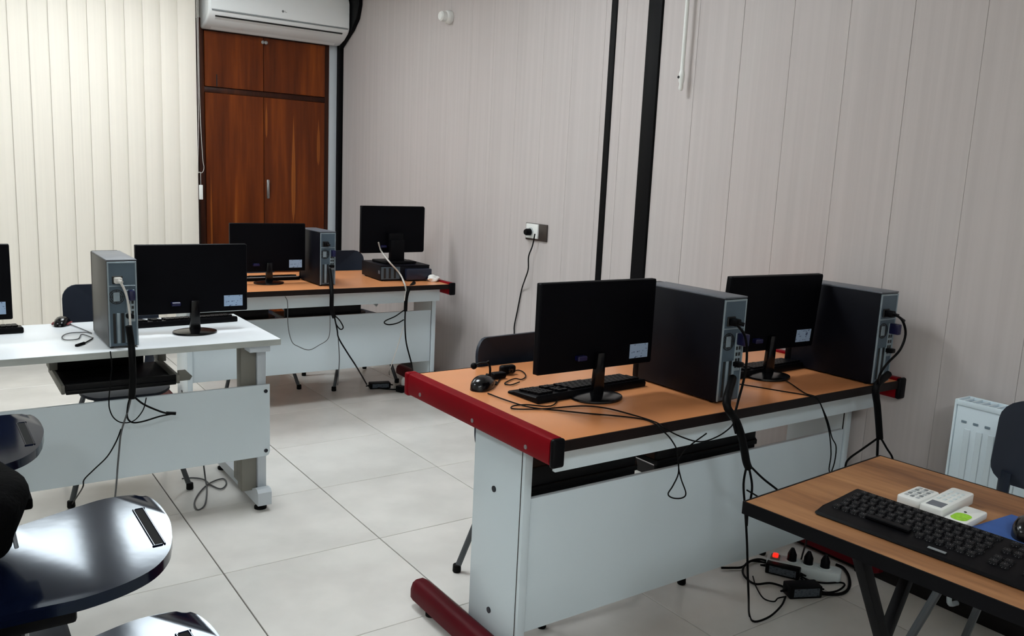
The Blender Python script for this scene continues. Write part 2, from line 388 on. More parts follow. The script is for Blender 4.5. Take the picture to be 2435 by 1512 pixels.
# pale streaks of the veneer on the lower doors, let in as strips
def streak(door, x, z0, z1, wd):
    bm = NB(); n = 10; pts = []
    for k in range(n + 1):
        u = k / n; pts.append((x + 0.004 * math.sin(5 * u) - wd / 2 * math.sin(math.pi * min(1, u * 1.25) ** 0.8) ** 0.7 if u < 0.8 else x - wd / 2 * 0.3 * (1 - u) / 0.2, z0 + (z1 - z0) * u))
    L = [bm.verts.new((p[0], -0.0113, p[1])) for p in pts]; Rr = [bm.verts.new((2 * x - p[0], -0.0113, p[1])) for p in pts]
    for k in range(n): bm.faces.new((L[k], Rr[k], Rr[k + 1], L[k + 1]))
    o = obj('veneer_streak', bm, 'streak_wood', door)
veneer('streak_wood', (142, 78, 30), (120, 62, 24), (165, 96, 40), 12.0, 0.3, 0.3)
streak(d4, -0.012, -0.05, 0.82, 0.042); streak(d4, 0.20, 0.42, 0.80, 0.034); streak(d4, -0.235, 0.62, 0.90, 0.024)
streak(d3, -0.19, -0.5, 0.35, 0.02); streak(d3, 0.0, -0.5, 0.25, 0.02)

# split air conditioner
AX0, AX1 = 1.772, 2.872
t = thing('air_conditioner', 'white split air conditioner mounted above the brown cabinet', 'air conditioner', ((AX0 + AX1) / 2, 6.75, 2.42))
L = (AX1 - AX0)
def acprof(inset=0.0):
    return [(0.0, 0.0), (-0.05, 0.0), (-0.14, 0.03), (-0.205, 0.068), (-0.232, 0.095), (-0.24, 0.12), (-0.238, 0.30), (-0.225, 0.33), (-0.05, 0.345), (0.0, 0.345)]
def extr(bm, prof, x0, x1, cap=True):
    a = [bm.verts.new((x0, p[0], p[1])) for p in prof]; b = [bm.verts.new((x1, p[0], p[1])) for p in prof]; n = len(prof)
    for k in range(n): bm.faces.new((a[k], a[(k + 1) % n], b[(k + 1) % n], b[k]))
    bm.faces.new(list(reversed(a))); bm.faces.new(b)
bm = NB(); extr(bm, acprof(), -L / 2, L / 2)
bmesh.ops.bevel(bm, geom=[e for e in bm.edges if abs(e.verts[0].co.x) > L / 2 - 0.001 and abs(e.verts[1].co.x) > L / 2 - 0.001 and e.verts[0].co.x * e.verts[1].co.x > 0], offset=0.018, segments=3, profile=0.5, affect='EDGES')
obj('body', bm, 'ac_white', t, smooth=50)
bm = NB(); extr(bm, [(-0.236, 0.112), (-0.2445, 0.116), (-0.2435, 0.30), (-0.228, 0.336), (-0.21, 0.336)], -L / 2 + 0.02, L / 2 - 0.012)
obj('front_panel', bm, 'ac_white', t, smooth=50)
bm = NB(); bx(bm, -L / 2 + 0.025, L / 2 - 0.02, -0.243, -0.20, 0.104, 0.111); obj('panel_gap', bm, 'ac_grey', t)
def slopebox(x0, x1, y0, z0, y1, z1, th):
    bm = NB(); d = Vector((0, y1 - y0, z1 - z0)); n = Vector((0, d.z, -d.y)).normalized() * th
    if n.z > 0: n = -n
    vs = []
    for x in (x0, x1):
        for p in ((y0, z0), (y1, z1)):
            v = Vector((x, p[0], p[1])); vs += [bm.verts.new(v), bm.verts.new(v + n)]
    a, b, c, d2_, e, f, g, hh = vs
    for q in ((a, b, d2_, c), (e, g, hh, f), (a, e, f, b), (c, d2_, hh, g), (b, f, hh, d2_), (a, c, g, e)): bm.faces.new(q)
    return bm
obj('air_louver', slopebox(-L / 2 + 0.06, L / 2 - 0.06, -0.205, 0.0685, -0.05, 0.001, 0.004), 'ac_white', t)
obj('louver_gap', slopebox(-L / 2 + 0.055, L / 2 - 0.055, -0.214, 0.0775, -0.2065, 0.0705, 0.005), 'dark_slot', t)
bm = NB(); cyl(bm, (0.0, -0.2455, 0.168), (0.0, -0.2436, 0.168), 0.009, 16); bx(bm, 0.014, 0.017, -0.2452, -0.2436, 0.162, 0.174); bx(bm, 0.020, 0.030, -0.2452, -0.2436, 0.162, 0.165)
o = obj('emblem', bm, 'ac_grey', t); o['label'] = 'small grey maker emblem'
# black lagged pipe casing by the corner strip, widened to stand in for the unit's shadow
bm = NB(); prism(bm, [(6.73, 2.40), (6.50, 2.52), (6.40, 2.60), (6.36, 2.70), (6.36, CEIL - 0.003), (6.73, CEIL - 0.003)], 2.8735, XP - 0.001, 0.004, 1); bmesh.ops.transform(bm, matrix=Matrix(((0, 0, 1, 0), (1, 0, 0, 0), (0, 1, 0, 0), (0, 0, 0, 1))), verts=bm.verts); o = obj('casing_and_shadow', bm, 'black_trim'); tag(o, 'black pipe casing and air conditioner shadow as one shape in the corner', 'pipe casing')

# vertical blind
t = thing('vertical_blind', 'cream vertical slat blind covering the window on the left', 'blind', (0, 6.6, 0))
bm = NB(); bx(bm, -2.4, 1.72, -0.03, 0.03, 2.86, 2.92, 0.004); obj('headrail', bm, 'blind_rail', t)
SW = 0.129
bm = NB(); n = 8; hz = 2.77
A = []; B2 = []
for k in range(n + 1):
    u = k / n - 0.5; x = u * SW; y = -0.006 * (1 - (2 * u) ** 2)
    A.append((bm.verts.new((x, y, 0)), bm.verts.new((x, y, hz)))); B2.append((bm.verts.new((x, y + 0.0012, 0)), bm.verts.new((x, y + 0.0012, hz))))
for k in range(n):
    bm.faces.new((A[k][0], A[k + 1][0], A[k + 1][1], A[k][1])); bm.faces.new((B2[k][0], B2[k][1], B2[k + 1][1], B2[k + 1][0]))
    bm.faces.new((A[k][0], B2[k][0], B2[k + 1][0], A[k + 1][0])); bm.faces.new((A[k][1], A[k + 1][1], B2[k + 1][1], B2[k][1]))
for k in (0, n): bm.faces.new((A[k][0], A[k][1], B2[k][1], B2[k][0]))
slat = finish('slat', bm, 60)
x = 1.64
while x > -2.35:
    o = obj('slat', slat, 'blind', t, (x, 0, 0.09), (0, 0, R(7 + random.uniform(-1.5, 1.5)))); x -= 0.1178
bm = NB(); pts = [(1.712, -0.05, 2.86), (1.708, -0.05, 2.3), (1.712, -0.05, 1.8), (1.725, -0.05, 1.47), (1.733, -0.05, 1.40), (1.722, -0.05, 1.362), (1.700, -0.05, 1.362), (1.690, -0.05, 1.40), (1.700, -0.05, 1.8), (1.700, -0.05, 2.86)]
tube(bm, pts, 0.0022, 6, sub=8); c = obj('pull_chain', bm, 'cable_white', t); c['label'] = 'beaded control chain'
bm = NB(); tube(bm, [(1.708, -0.052, 1.364), (1.708, -0.052, 1.268)], 0.0012, 6, smooth=False); rbox(bm, (1.708, -0.052, 1.214), (0.026, 0.016, 0.108), 0.003, 2)
k = obj('chain_weight', bm, 'white_plastic', t); k['label'] = 'white hanging chain weight'

# right wall fittings
t = thing('wall_socket', 'double wall socket in a dark frame with a black plug', 'socket', (XP, 3.925, 1.128))
bm = NB(); rbox(bm, (-0.005, 0, 0), (0.010, 0.205, 0.098), 0.003); obj('frame', bm, 'socket_frame', t)
bm = NB(); rbox(bm, (-0.013, 0.030, 0.004), (0.012, 0.115, 0.084), 0.003); obj('cover_plate', bm, 'white_plastic', t)
bm = NB(); lathe(bm, [(0.024, 0), (0.024, 0.004), (0.019, 0.006), (0.019, 0.003), (0, 0.003)], n=20); obj('outlet', bm, 'button_grey', t, (-0.019, 0.038, 0.0), (0, R(-90), 0))
bm = NB(); lathe(bm, [(0.020, 0), (0.020, 0.026), (0.015, 0.036), (0.0, 0.036)], n=18); o = obj('plug', bm, 'black_plastic', t, (-0.024, 0.038, -0.002), (0, R(-90), 0)); o['label'] = 'round black plug'
bm = NB(); lathe(bm, [(0.042, 0), (0.044, 0.022), (0.038, 0.036), (0.033, 0.04), (0.032, 0.07), (0.024, 0.08), (0, 0.082)], n=22)
o = obj('wall_sensor', bm, 'white_plastic', None, (XP, 4.997, 2.445), (0, R(-90), 0)); tag(o, 'small round white fitting high on the panelled wall', 'sensor')
# hanging white rod
t = thing('hanging_rod', 'thin white rod hanging beside the wide black wall strip', 'rod', (2.865, 2.825, 1.86))
bm = NB(); cyl(bm, (0, 0, 0.085), (0, 0, 1.088), 0.0095, 12); obj('rod', bm, 'white_plastic', t)
bm = NB(); lathe(bm, [(0.004, 0.0), (0.008, 0.004), (0.011, 0.012), (0.009, 0.03), (0.013, 0.045), (0.014, 0.075), (0.010, 0.09), (0, 0.09)], n=14); obj('end_cap', bm, 'white_plastic', t)
bm = NB(); cyl(bm, (-0.016, 0.006, 0.06), (-0.010, 0.006, 0.06), 0.006, 12); obj('hole', bm, 'dark_slot', t)

# radiator
t = thing('radiator', 'white panel radiator on the wall behind the grey chair', 'radiator', (2.84, 0.93, 0.16))
bm = NB(); bx(bm, -0.05, -0.036, -0.44, 0.44, 0.0, 0.61, 0.003); bx(bm, 0.02, 0.034, -0.44, 0.44, 0.0, 0.61, 0.003); obj('front_panel', bm, 'radiator_white', t)
for yy in (-0.4445, 0.4445):
    bm = NB(); bx(bm, -0.054, 0.036, yy - 0.0035, yy + 0.0035, 0.0, 0.622, 0.002); obj('side_cover', bm, 'radiator_white', t)
bm = NB(); bx(bm, -0.054, -0.047, -0.441, 0.441, 0.604, 0.622, 0.002); bx(bm, 0.029, 0.036, -0.441, 0.441, 0.604, 0.622, 0.002)
for k in range(34):
    yy = -0.43 + k * 0.026; bx(bm, -0.047, 0.029, yy - 0.003, yy + 0.003, 0.612, 0.619)
obj('top_grille', bm, 'radiator_white', t)
bm = NB(); bx(bm, -0.0525, -0.0495, -0.0085, 0.0085, 0.548, 0.556, 0.001, 1); sl = finish('slot', bm)
for k in range(23): obj('slot', sl, 'radiator_line', t, (0, -0.425 + k * 0.038, 0))
bm = NB()
for k in range(22): bx(bm, -0.0525, -0.0495, -0.412 + k * 0.0385 - 0.010, -0.412 + k * 0.0385 + 0.010, 0.03, 0.53, 0.0012, 1)
o = obj('flute', bm, 'radiator_white', t); o['kind'] = 'stuff'
for yy in (-0.40, 0.40):
    bm = NB(); tube(bm, [(0.0, yy, 0.0), (0.0, yy, -0.10), (0.06, yy, -0.12)], 0.009, 8); obj('pipe', bm, 'radiator_white', t)

# ================================================================ DESKS
def red_desk(name, label, loc, H, rotz=0.0, PZ=(0.138, 0.548)):
    """orange-topped computer desk with red end rails; local x 0..1.625, y 0 front (viewer side)..0.81, z 0..H"""
    t = thing(name, label, 'desk', loc, rotz, 'orange computer desks')
    LN = 1.625; DP = 0.81
    bm = NB(); bx(bm, 0.04, LN - 0.04, 0.005, DP - 0.005, H - 0.0275, H, 0.001, 1); obj('tabletop', bm, 'orange_top', t)
    for ya in (-0.001, DP - 0.0047):
        bm = NB(); bx(bm, 0.04, LN - 0.04, ya, ya + 0.0057, H - 0.029, H + 0.0005, 0.001, 1)
        o = obj('edge_band', bm, 'edge_brown', t); o['label'] = 'dark brown edge band'
    for s, x0 in ((0, 0.0), (1, LN)):
        sg = 1 if s == 0 else -1
        # rail profile in x-z, extruded along y
        prof = [(0.0, -0.052), (0.004, -0.062), (0.014, -0.067), (0.034, -0.067), (0.040, -0.060), (0.040, 0.006), (0.036, 0.0095), (0.012, 0.0095), (0.004, 0.006), (0.0, -0.003)]
        bm = NB(); a = [bm.verts.new((x0 + sg * p[0], 0.008, H + p[1])) for p in prof]; b = [bm.verts.new((x0 + sg * p[0], DP - 0.026, H + p[1])) for p in prof]; n = len(prof)
        for k in range(n): bm.faces.new((a[k], a[(k + 1) % n], b[(k + 1) % n], b[k]))
        bm.faces.new(a); bm.faces.new(b)
        rail = obj('end_rail', bm, 'red_rail', t, smooth=40); rail['label'] = 'dark red end rail'
        for y0, y1, cm in ((-0.010, 0.008, 'black_plastic'), (DP - 0.026, DP + 0.004, 'red_rail')):
            bm = NB(); rbox(bm, (x0 + sg * 0.020, (y0 + y1) / 2, H - 0.029), (0.0415, y1 - y0, 0.079), 0.008, 3)
            c = obj('end_cap', bm, cm, rail)
        for yy in (0.11, 0.38, 0.70):
            bm = NB(); cyl(bm, (x0 - sg * 0.002, yy, H - 0.042), (x0 + sg * 0.002, yy, H - 0.042), 0.0065, 12); obj('screw', bm, 'screw_light', rail)
        xl = x0 + sg * 0.055
        bm = NB(); bx(bm, xl - 0.009, xl + 0.009, 0.187, 0.432, 0.075, H - 0.029, 0.002); lg = obj('leg_board', bm, 'laminate_white', t)
        bm = NB(); bx(bm, xl - 0.0095, xl + 0.0095, 0.182, 0.1865, 0.075, H - 0.03); o = obj('dark_seam', bm, 'edge_brown', lg)
        bm = NB(); bx(bm, xl - 0.011, xl + 0.016, 0.168, 0.1815, 0.075, H - 0.03, 0.002); obj('corner_strip', bm, 'laminate_white', lg)
        for zz in (0.150, 0.535):
            bm = NB(); cyl(bm, (xl - sg * 0.012, 0.318, zz), (xl - sg * 0.008, 0.318, zz), 0.0095, 14); obj('bolt', bm, 'bolt', lg)
        # foot bar, rounded, along y
        xf = x0 + sg * 0.018
        prof = [(-0.036, 0.030), (-0.036, 0.060), (-0.028, 0.082), (-0.012, 0.092), (0.012, 0.092), (0.028, 0.082), (0.036, 0.060), (0.036, 0.030), (0.028, 0.026), (-0.028, 0.026)]
        bm = NB(); ys = [(-0.02, 0.7), (-0.005, 0.93), (0.02, 1.0), (0.68, 1.0), (0.70, 0.93), (0.712, 0.7)]
        rings = []
        for yy, sc in ys: rings.append([bm.verts.new((xf + p[0] * sc, yy, 0.058 + (p[1] - 0.058) * sc)) for p in prof])
        for a, b in zip(rings, rings[1:]):
            for k in range(len(prof)): bm.faces.new((a[k], a[(k + 1) % len(prof)], b[(k + 1) % len(prof)], b[k]))
        bm.faces.new(rings[0]); bm.faces.new(rings[-1])
        ft = obj('foot_bar', bm, 'red_foot_shaded', t, smooth=40); ft['label'] = 'red rounded foot bar with shade darkened in'
        for yy in (0.07, 0.61):
            bm = NB(); lathe(bm, [(0.022, 0), (0.022, 0.010), (0.010, 0.014), (0.010, 0.030)], (xf, yy, 0.0), 16); obj('foot_pad', bm, 'rubber', ft)
    bm = NB(); bx(bm, 0.070, LN - 0.070, 0.176, 0.192, PZ[0], PZ[1], 0.002); p = obj('modesty_panel', bm, 'laminate_white', t)
    bm = NB(); bx(bm, 0.070, LN - 0.070, 0.066, 0.080, H - 0.112, H - 0.029, 0.002); obj('fascia', bm, 'laminate_white', t)
    for x0, x1 in ((0.08, 0.565), (0.60, 1.14)):
        bm = NB(); out = [(x0, 0.21), (x1 - 0.05, 0.21), (x1, 0.27), (x1, 0.42), (x0, 0.42)]
        prism(bm, out, 0.548, 0.566, 0.002, 1); bx(bm, x0 + 0.005, x1 - 0.055, 0.214, 0.228, 0.505, 0.548, 0.002); bx(bm, x0 + 0.005, x1 - 0.055, 0.214, 0.228, 0.566, 0.622, 0.002)
        tr = obj('keyboard_tray', bm, 'tray_black', t); tr['label'] = 'black sliding keyboard tray'
    for xx in (0.575, 1.165):
        bm = NB(); prism(bm, [(0, 0), (0.03, 0.0), (0.07, -0.06), (0.06, -0.075), (0.02, -0.04), (0.0, -0.05)], 0, 0.012, 0.001, 1)
        o = obj('tray_bracket', bm, 'laminate_white', t, (xx, 0.30, 0.66), (R(90), 0, 0)); o['label'] = 'white tray bracket'
        bm = NB(); bx(bm, 0.0, 0.03, -0.02, 0.0, 0.0, H - 0.03 - 0.655, 0.001, 1); obj('bracket_arm', bm, 'laminate_white', o, (0, 0, 0), (R(-90), 0, 0))
    return t
OZ, BZ, WZ = 0.775, 0.754, 0.744
desk_o = red_desk('computer_desk', 'orange-topped desk with dark red end rails, nearest the camera', (1.287, 1.63, 0), OZ)
desk_b = red_desk('computer_desk', 'orange-topped desk at the back, in front of the brown cabinet', (1.092, 4.535, 0), BZ, R(-1.0), (0.230, 0.566))

# white desk
t = thing('computer_desk', 'white-topped desk with a grey modesty panel at the left', 'desk', (0, 0, 0))
WX0, WX1, WY0, WY1 = -0.95, 1.171, 3.308, 3.950
bm = NB(); prism(bm, [(WX0, WY0), (WX1 - 0.006, WY0), (WX1, WY0 + 0.006), (WX1, WY1), (WX0, WY1)], WZ - 0.027, WZ, 0.003, 2); obj('tabletop', bm, 'laminate_desk', t)
bm = NB(); bx(bm, WX0, WX1 - 0.003, WY0 - 0.0015, WY0 + 0.002, WZ - 0.026, WZ - 0.002); o = obj('edge_band', bm, 'edge_grey', t); o['label'] = 'worn grey edge band'
bm = NB(); bx(bm, WX1 - 0.002, WX1 + 0.0015, WY0 + 0.003, WY1, WZ - 0.026, WZ - 0.002); o = obj('edge_band', bm, 'edge_grey', t); o['label'] = 'worn grey edge band'
PX1 = 1.146
bm = NB(); out = [(WX0 + 0.03, 0.228), (PX1 - 0.018, 0.228), (PX1 - 0.006, 0.233), (PX1, 0.246), (PX1, 0.540), (WX0 + 0.03, 0.540)]
prism(bm, out, 0.0, 0.014, 0.0015, 1); pn = obj('modesty_panel', bm, 'laminate_white', t, (0, 3.384, 0), (R(90), 0, 0)); pn['label'] = 'pale grey modesty panel'
for zz in (0.253, 0.512):
    bm = NB(); lathe(bm, [(0.008, 0), (0.008, 0.003), (0.005, 0.005), (0, 0.005)], (PX1 - 0.018, zz, 0.014), 14); obj('bolt', bm, 'bolt', pn)
for s in (0, 1):
    ox = 0.0 if s == 0 else -1.86
    bm = NB(); bx(bm, 1.035 + ox, 1.098 + ox, 3.40, 3.46, 0.075, WZ - 0.03, 0.003); pl = obj('leg_column', bm, 'metal_grey_shade', t); pl['label'] = 'leg column with shade coloured in'  # shadow on the column is put in as a darker grey
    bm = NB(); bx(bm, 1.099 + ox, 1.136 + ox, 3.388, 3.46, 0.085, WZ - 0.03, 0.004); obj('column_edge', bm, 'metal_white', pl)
    bm = NB(); bx(bm, 1.05 + ox, 1.135 + ox, 3.33, 3.92, WZ - 0.055, WZ - 0.028, 0.003); obj('top_bracket', bm, 'metal_white', t)
    prof = [(3.322, 0.03), (3.322, 0.085), (3.335, 0.098), (3.36, 0.10), (3.40, 0.083), (3.95, 0.072), (3.97, 0.06), (3.97, 0.03)]
    bm = NB(); a = [bm.verts.new((1.078 + ox, p[0], p[1])) for p in prof]; b = [bm.verts.new((1.136 + ox, p[0], p[1])) for p in prof]; n = len(prof)
    for k in range(n): bm.faces.new((a[k], a[(k + 1) % n], b[(k + 1) % n], b[k]))
    bm.faces.new(a); bm.faces.new(b); fb = obj('foot_bar', bm, 'metal_white', t)
    for yy in (3.375, 3.92):
        bm = NB(); lathe(bm, [(0.026, 0), (0.026, 0.010), (0.010, 0.016), (0.010, 0.034)], (1.105 + ox, yy, 0), 16); obj('foot_pad', bm, 'rubber', fb)
    bm = NB(); bx(bm, 1.06 + ox, 1.10 + ox, 3.47, 3.60, 0.07, 0.16, 0.003); obj('gusset', bm, 'metal_grey_shade', fb)
bm = NB(); bx(bm, 0.395, 0.79, 3.44, 3.82, 0.560, 0.576, 0.003); bx(bm, 0.395, 0.79, 3.44, 3.455, 0.576, 0.60, 0.003); bx(bm, 0.40, 0.74, 3.80, 3.82, 0.576, 0.712, 0.003); o = obj('keyboard_tray', bm, 'tray_black', t); o['label'] = 'black sliding keyboard tray'
for xx, hgt in ((0.385, 0.0), (0.795, 0.0)):
    bm = NB(); bx(bm, xx - 0.006, xx + 0.006, 3.43, 3.83, 0.566, 0.60, 0.002); bx(bm, xx - 0.015, xx + 0.015, 3.70, 3.80, 0.60, WZ - 0.028, 0.002); r_ = obj('slide_rail', bm, 'metal_grey_shade', o)
bm = NB(); prism(bm, [(0.80, -0.03), (0.845, -0.03), (0.855, -0.015), (0.83, 0.012), (0.80, 0.012)], 0, 0.02, 0.003, 1); obj('rail_stop', bm, 'metal_grey_shade', o, (0, 3.47, 0.60), (R(90), 0, 0))

# small brown table, lower right
TBZ = 0.745; TBR = R(4.0)
t = thing('folding_table', 'small oak-look table with black crossed legs at the lower right', 'table', (1.485, 1.172, 0), TBR)
bm = NB(); bx(bm, 0.004, 0.606, -1.196, -0.004, TBZ - 0.0275, TBZ, 0.001, 1); obj('tabletop', bm, 'oak_top', t)
bm = NB(); bx(bm, 0, 0.0038, -1.2, 0, TBZ - 0.029, TBZ + 0.0004); bx(bm, 0.6062, 0.61, -1.2, 0, TBZ - 0.029, TBZ + 0.0004); bx(bm, 0.0038, 0.6062, -0.0038, 0, TBZ - 0.029, TBZ + 0.0004); bx(bm, 0.0038, 0.6062, -1.2, -1.1962, TBZ - 0.029, TBZ + 0.0004)
o = obj('edge_band', bm, 'black_plastic', t); o['label'] = 'black edge band'
for yy in (-0.215, -0.985):
    bm = NB(); rbox(bm, (0.305, yy, TBZ - 0.042), (0.50, 0.03, 0.025), 0.003); obj('leg_mount', bm, 'black_plastic', t)
    for k, (xa, xb) in enumerate(((0.095, 0.52), (0.52, 0.095))):
        bm = NB(); a = Vector((xa, yy + (0.0135 if k else -0.0135), TBZ - 0.04)); b = Vector((xb, a.y, 0.014)); d = (b - a); rot = d.to_track_quat('Z', 'Y').to_matrix()
        rbox(bm, (a + b) / 2, (0.024, 0.030, d.length), 0.003, 2, rot); lg = obj('leg', bm, 'black_plastic', t)
        bm = NB(); rbox(bm, (xb, a.y, 0.009), (0.034, 0.026, 0.018), 0.004, 2); obj('foot_pad', bm, 'rubber', lg)
bm = NB(); cyl(bm, (0.307, -1.0, 0.36), (0.307, -0.2, 0.36), 0.008, 10); obj('cross_bar', bm, 'black_plastic', t)

# ================================================================ CHAIRS
def make_chair(name, label, loc, rotz, group, tablet=False):
    """grey plastic shell chair facing local -y"""
    t = thing(name, label, 'chair', loc, rotz, group)
    bm = NB()
    def fs(x, y, s, side):
        z = 0.445 + 0.9 * x * x * 0.35 + (0.02 * ((y - 0.05) / 0.25) ** 2) - 0.03 * max(0, (-y - 0.12) / 0.1) ** 2
        return (x, y, z - (0.0 if side else 0.012))
    plate(bm, rrect(0.36, 0.41, 0.07), fs); obj('seat', bm, 'chair_shell', t, smooth=60)
    bm = NB()
    def fb(x, z, s, side):
        zz = z + 0.745; yy = 0.215 + 0.10 * (zz - 0.45) - 1.15 * x * x
        return (x, yy + (0.0 if side else 0.014), zz)
    plate(bm, rrect(0.40, 0.25, 0.06), fb); obj('backrest', bm, 'chair_shell', t, smooth=60)
    for s in (-1, 1):
        bm = NB(); tube(bm, [(s * 0.14, 0.19, 0.452), (s * 0.155, 0.205, 0.50), (s * 0.16, 0.203, 0.58), (s * 0.16, 0.205, 0.66)], 0.036, 10, flat=0.28, sub=4)
        obj('back_support', bm, 'chair_shell', t, smooth=60)
        for yy, yf in ((-0.15, -0.235), (0.15, 0.235)):
            bm = NB(); tube(bm, [(s * 0.11, yy, 0.437), (s * 0.125, yy * 1.05, 0.40), (s * 0.2355, yf, 0.012)], 0.0115, 10, smooth=False); lg = obj('leg', bm, 'chair_tube', t)
            bm = NB(); lathe(bm, [(0.014, 0), (0.016, 0.004), (0.015, 0.028), (0.012, 0.03)], (s * 0.236, yf, 0), 12); obj('foot_cap', bm, 'rubber', lg)
        bm = NB(); tube(bm, [(s * 0.112, -0.15, 0.425), (s * 0.112, 0.15, 0.425)], 0.010, 8, smooth=False); obj('seat_rail', bm, 'chair_tube', t)
    return t
chair0 = make_chair('plastic_chair', 'dark grey chair behind the near orange desk, beside the left mouse', (1.79, 2.25, 0), R(5), 'grey plastic chairs')
dup(chair0, (2.43, 2.22, 0), R(2), 'dark grey chair behind the second monitor of the near orange desk')
dup(chair0, (0.675, 3.97, 0), R(-2), 'dark grey chair behind the white desk')
dup(chair0, (2.36, 5.28, 0), R(3), 'dark grey chair behind the back desk, between tower and raised monitor')
dup(chair0, (1.73, 5.42, 0), R(-3), 'dark grey chair hidden behind the left monitor of the back desk')
dup(chair0, (2.36, 0.935, 0), R(-90), 'dark grey chair between the brown table and the radiator')

# tablet-arm chairs at the left; sitter faces +x, the glossy tablet lies across the lap
TAB = [(0.405, 1.832), (0.417, 1.90), (0.418, 1.95), (0.413, 2.005), (0.400, 2.048), (0.375, 2.069), (0.31, 2.075), (0.235, 2.052), (0.15, 2.02), (0.05, 1.985), (-0.08, 1.95), (-0.14, 1.90), (-0.15, 1.80), (-0.10, 1.705), (0.02, 1.672), (0.139, 1.668), (0.208, 1.668), (0.286, 1.688), (0.345, 1.722), (0.385, 1.775)]
TZ = 0.65
def make_tablet_chair(label, loc, group):
    t = thing('tablet_chair', label, 'chair', loc, 0, group)
    O = Vector((0.0, 2.03, 0))
    bm = NB(); P = catmull([(p[0] - O.x, p[1] - O.y, 0) for p in TAB + TAB[:1]], 4)[:-1]
    prism(bm, [(p.x, p.y) for p in P], TZ - 0.026, TZ, 0.007, 3); tb = obj('writing_tablet', bm, 'tablet_black', t, (0, 0.0567, 0.0025), (R(5.0), 0, 0), smooth=50); tb['label'] = 'glossy black writing tablet'
    bm = NB(); c = Vector((0.370 - O.x, 1.900 - O.y, 0)); rot = Matrix.Rotation(R(2.5), 3, 'Z')
    for dx in (-0.0105, 0.0105): rbox(bm, c + Vector((dx, 0, TZ + 0.001)), (0.004, 0.185, 0.004), 0.0015, 1, rot)
    for dy in (-0.0915, 0.0915): rbox(bm, c + Vector((0, dy, TZ + 0.001)), (0.022, 0.004, 0.004), 0.0015, 1, rot)
    ps = obj('pen_tray_rim', bm, 'tablet_black', tb)
    bm = NB(); rbox(bm, c + Vector((0, 0, TZ + 0.0002)), (0.018, 0.18, 0.002), 0.0005, 1, rot); obj('pen_tray', bm, 'rubber', tb)
    bm = NB(); rbox(bm, (0.05, -0.29, TZ - 0.082), (0.30, 0.05, 0.045), 0.008, 2); rbox(bm, (0.02, -0.285, 0.50), (0.12, 0.03, 0.25), 0.01, 2); obj('tablet_support', bm, 'black_plastic', t)
    bm = NB(); tube(bm, [(0.108, -0.265, TZ - 0.03), (0.108, -0.265, 0.40), (0.09, -0.25, 0.30), (0.06, -0.24, 0.02)], 0.011, 10); obj('support_tube', bm, 'chrome', t)
    bm = NB()
    def fs(x, y, s, side):
        z = 0.445 + 0.25 * y * y - 0.035 * max(0, (x - 0.10) / 0.1) ** 2
        return (x, y, z - (0.0 if side else 0.014))
    plate(bm, rrect(0.42, 0.44, 0.06), fs); obj('seat', bm, 'chair_shell', t, smooth=60)
    bm = NB()
    def fb(y, z, s, side):
        zz = z + 0.74; xx = -0.225 - 0.14 * (zz - 0.45) + 1.0 * y * y
        return (xx + (0.0 if side else -0.014), y, zz)
    plate(bm, rrect(0.42, 0.34, 0.07), fb); obj('backrest', bm, 'chair_shell', t, smooth=60)
    for s in (-1, 1):
        bm = NB(); tube(bm, [(-0.20, s * 0.17, 0.43), (-0.24, s * 0.17, 0.52), (-0.255, s * 0.165, 0.64)], 0.011, 8); obj('back_support', bm, 'chair_tube', t)
        for xx, xf in ((-0.15, -0.23), (0.13, 0.20)):
            bm = NB(); tube(bm, [(xx, s * 0.16, 0.437), (xf, s * 0.215, 0.012)], 0.0115, 10, smooth=False); lg = obj('leg', bm, 'chair_tube', t)
            bm = NB(); lathe(bm, [(0.014, 0), (0.016, 0.004), (0.015, 0.028), (0.012, 0.03)], (xf, s * 0.216, 0), 12); obj('foot_cap', bm, 'rubber', lg)
    return t
tc0 = make_tablet_chair('tablet chair with the black bag, its whole glossy tablet in view', (0, 2.03, 0), 'tablet-arm chairs')
dup(tc0, (-0.165, 2.868, 0), R(0), 'tablet chair at the left edge, nearest the white desk')
tc3 = dup(tc0, (-0.045, 1.435, 0), R(0), 'tablet chair at the bottom edge, nearest the camera')
for ch in tc3.children:
    if ch.name.startswith('writing_tablet'): ch.rotation_euler = (R(0.3), 0, 0); ch.location = (0, 0.004, 0)

# black bag on the middle tablet
t = thing('bag', 'black cloth bag slumped on the middle glossy tablet', 'bag', (-0.02, 1.86, TZ - 0.011))
bm = NB(); bmesh.ops.create_icosphere(bm, subdivisions=4, radius=1.0)
for v in bm.verts:
    p = v.co.copy(); q = Vector((math.copysign(abs(p.x) ** 0.6, p.x), math.copysign(abs(p.y) ** 0.65, p.y), math.copysign(abs(p.z) ** 0.6, p.z)))
    nz = 0.05 * math.sin(7 * p.x + 3 * p.z) * math.cos(5 * p.y + 2 * p.z)
    z = 0.105 + 0.103 * q.z; f = 1.05 + 0.25 * q.z - 0.35 * max(0, q.z - 0.5)
    v.co = Vector((q.x * 0.135 * (f + nz), q.y * 0.125 * (f + nz), max(0.002, z * (1 + 0.3 * nz))))
obj('body', bm, 'bag_cloth', t, smooth=70)
bm = NB(); rbox(bm, (0.135, 0.02, 0.115), (0.06, 0.06, 0.024), 0.005, 2); obj('flap', bm, 'bag_cloth', t)
bm = NB(); tube(bm, [(0.09, -0.08, 0.17), (0.118, -0.085, 0.12), (0.128, -0.085, 0.06)], 0.004, 6); o = obj('zip', bm, 'silver', t); o['label'] = 'pale metal zip'
bm = NB()
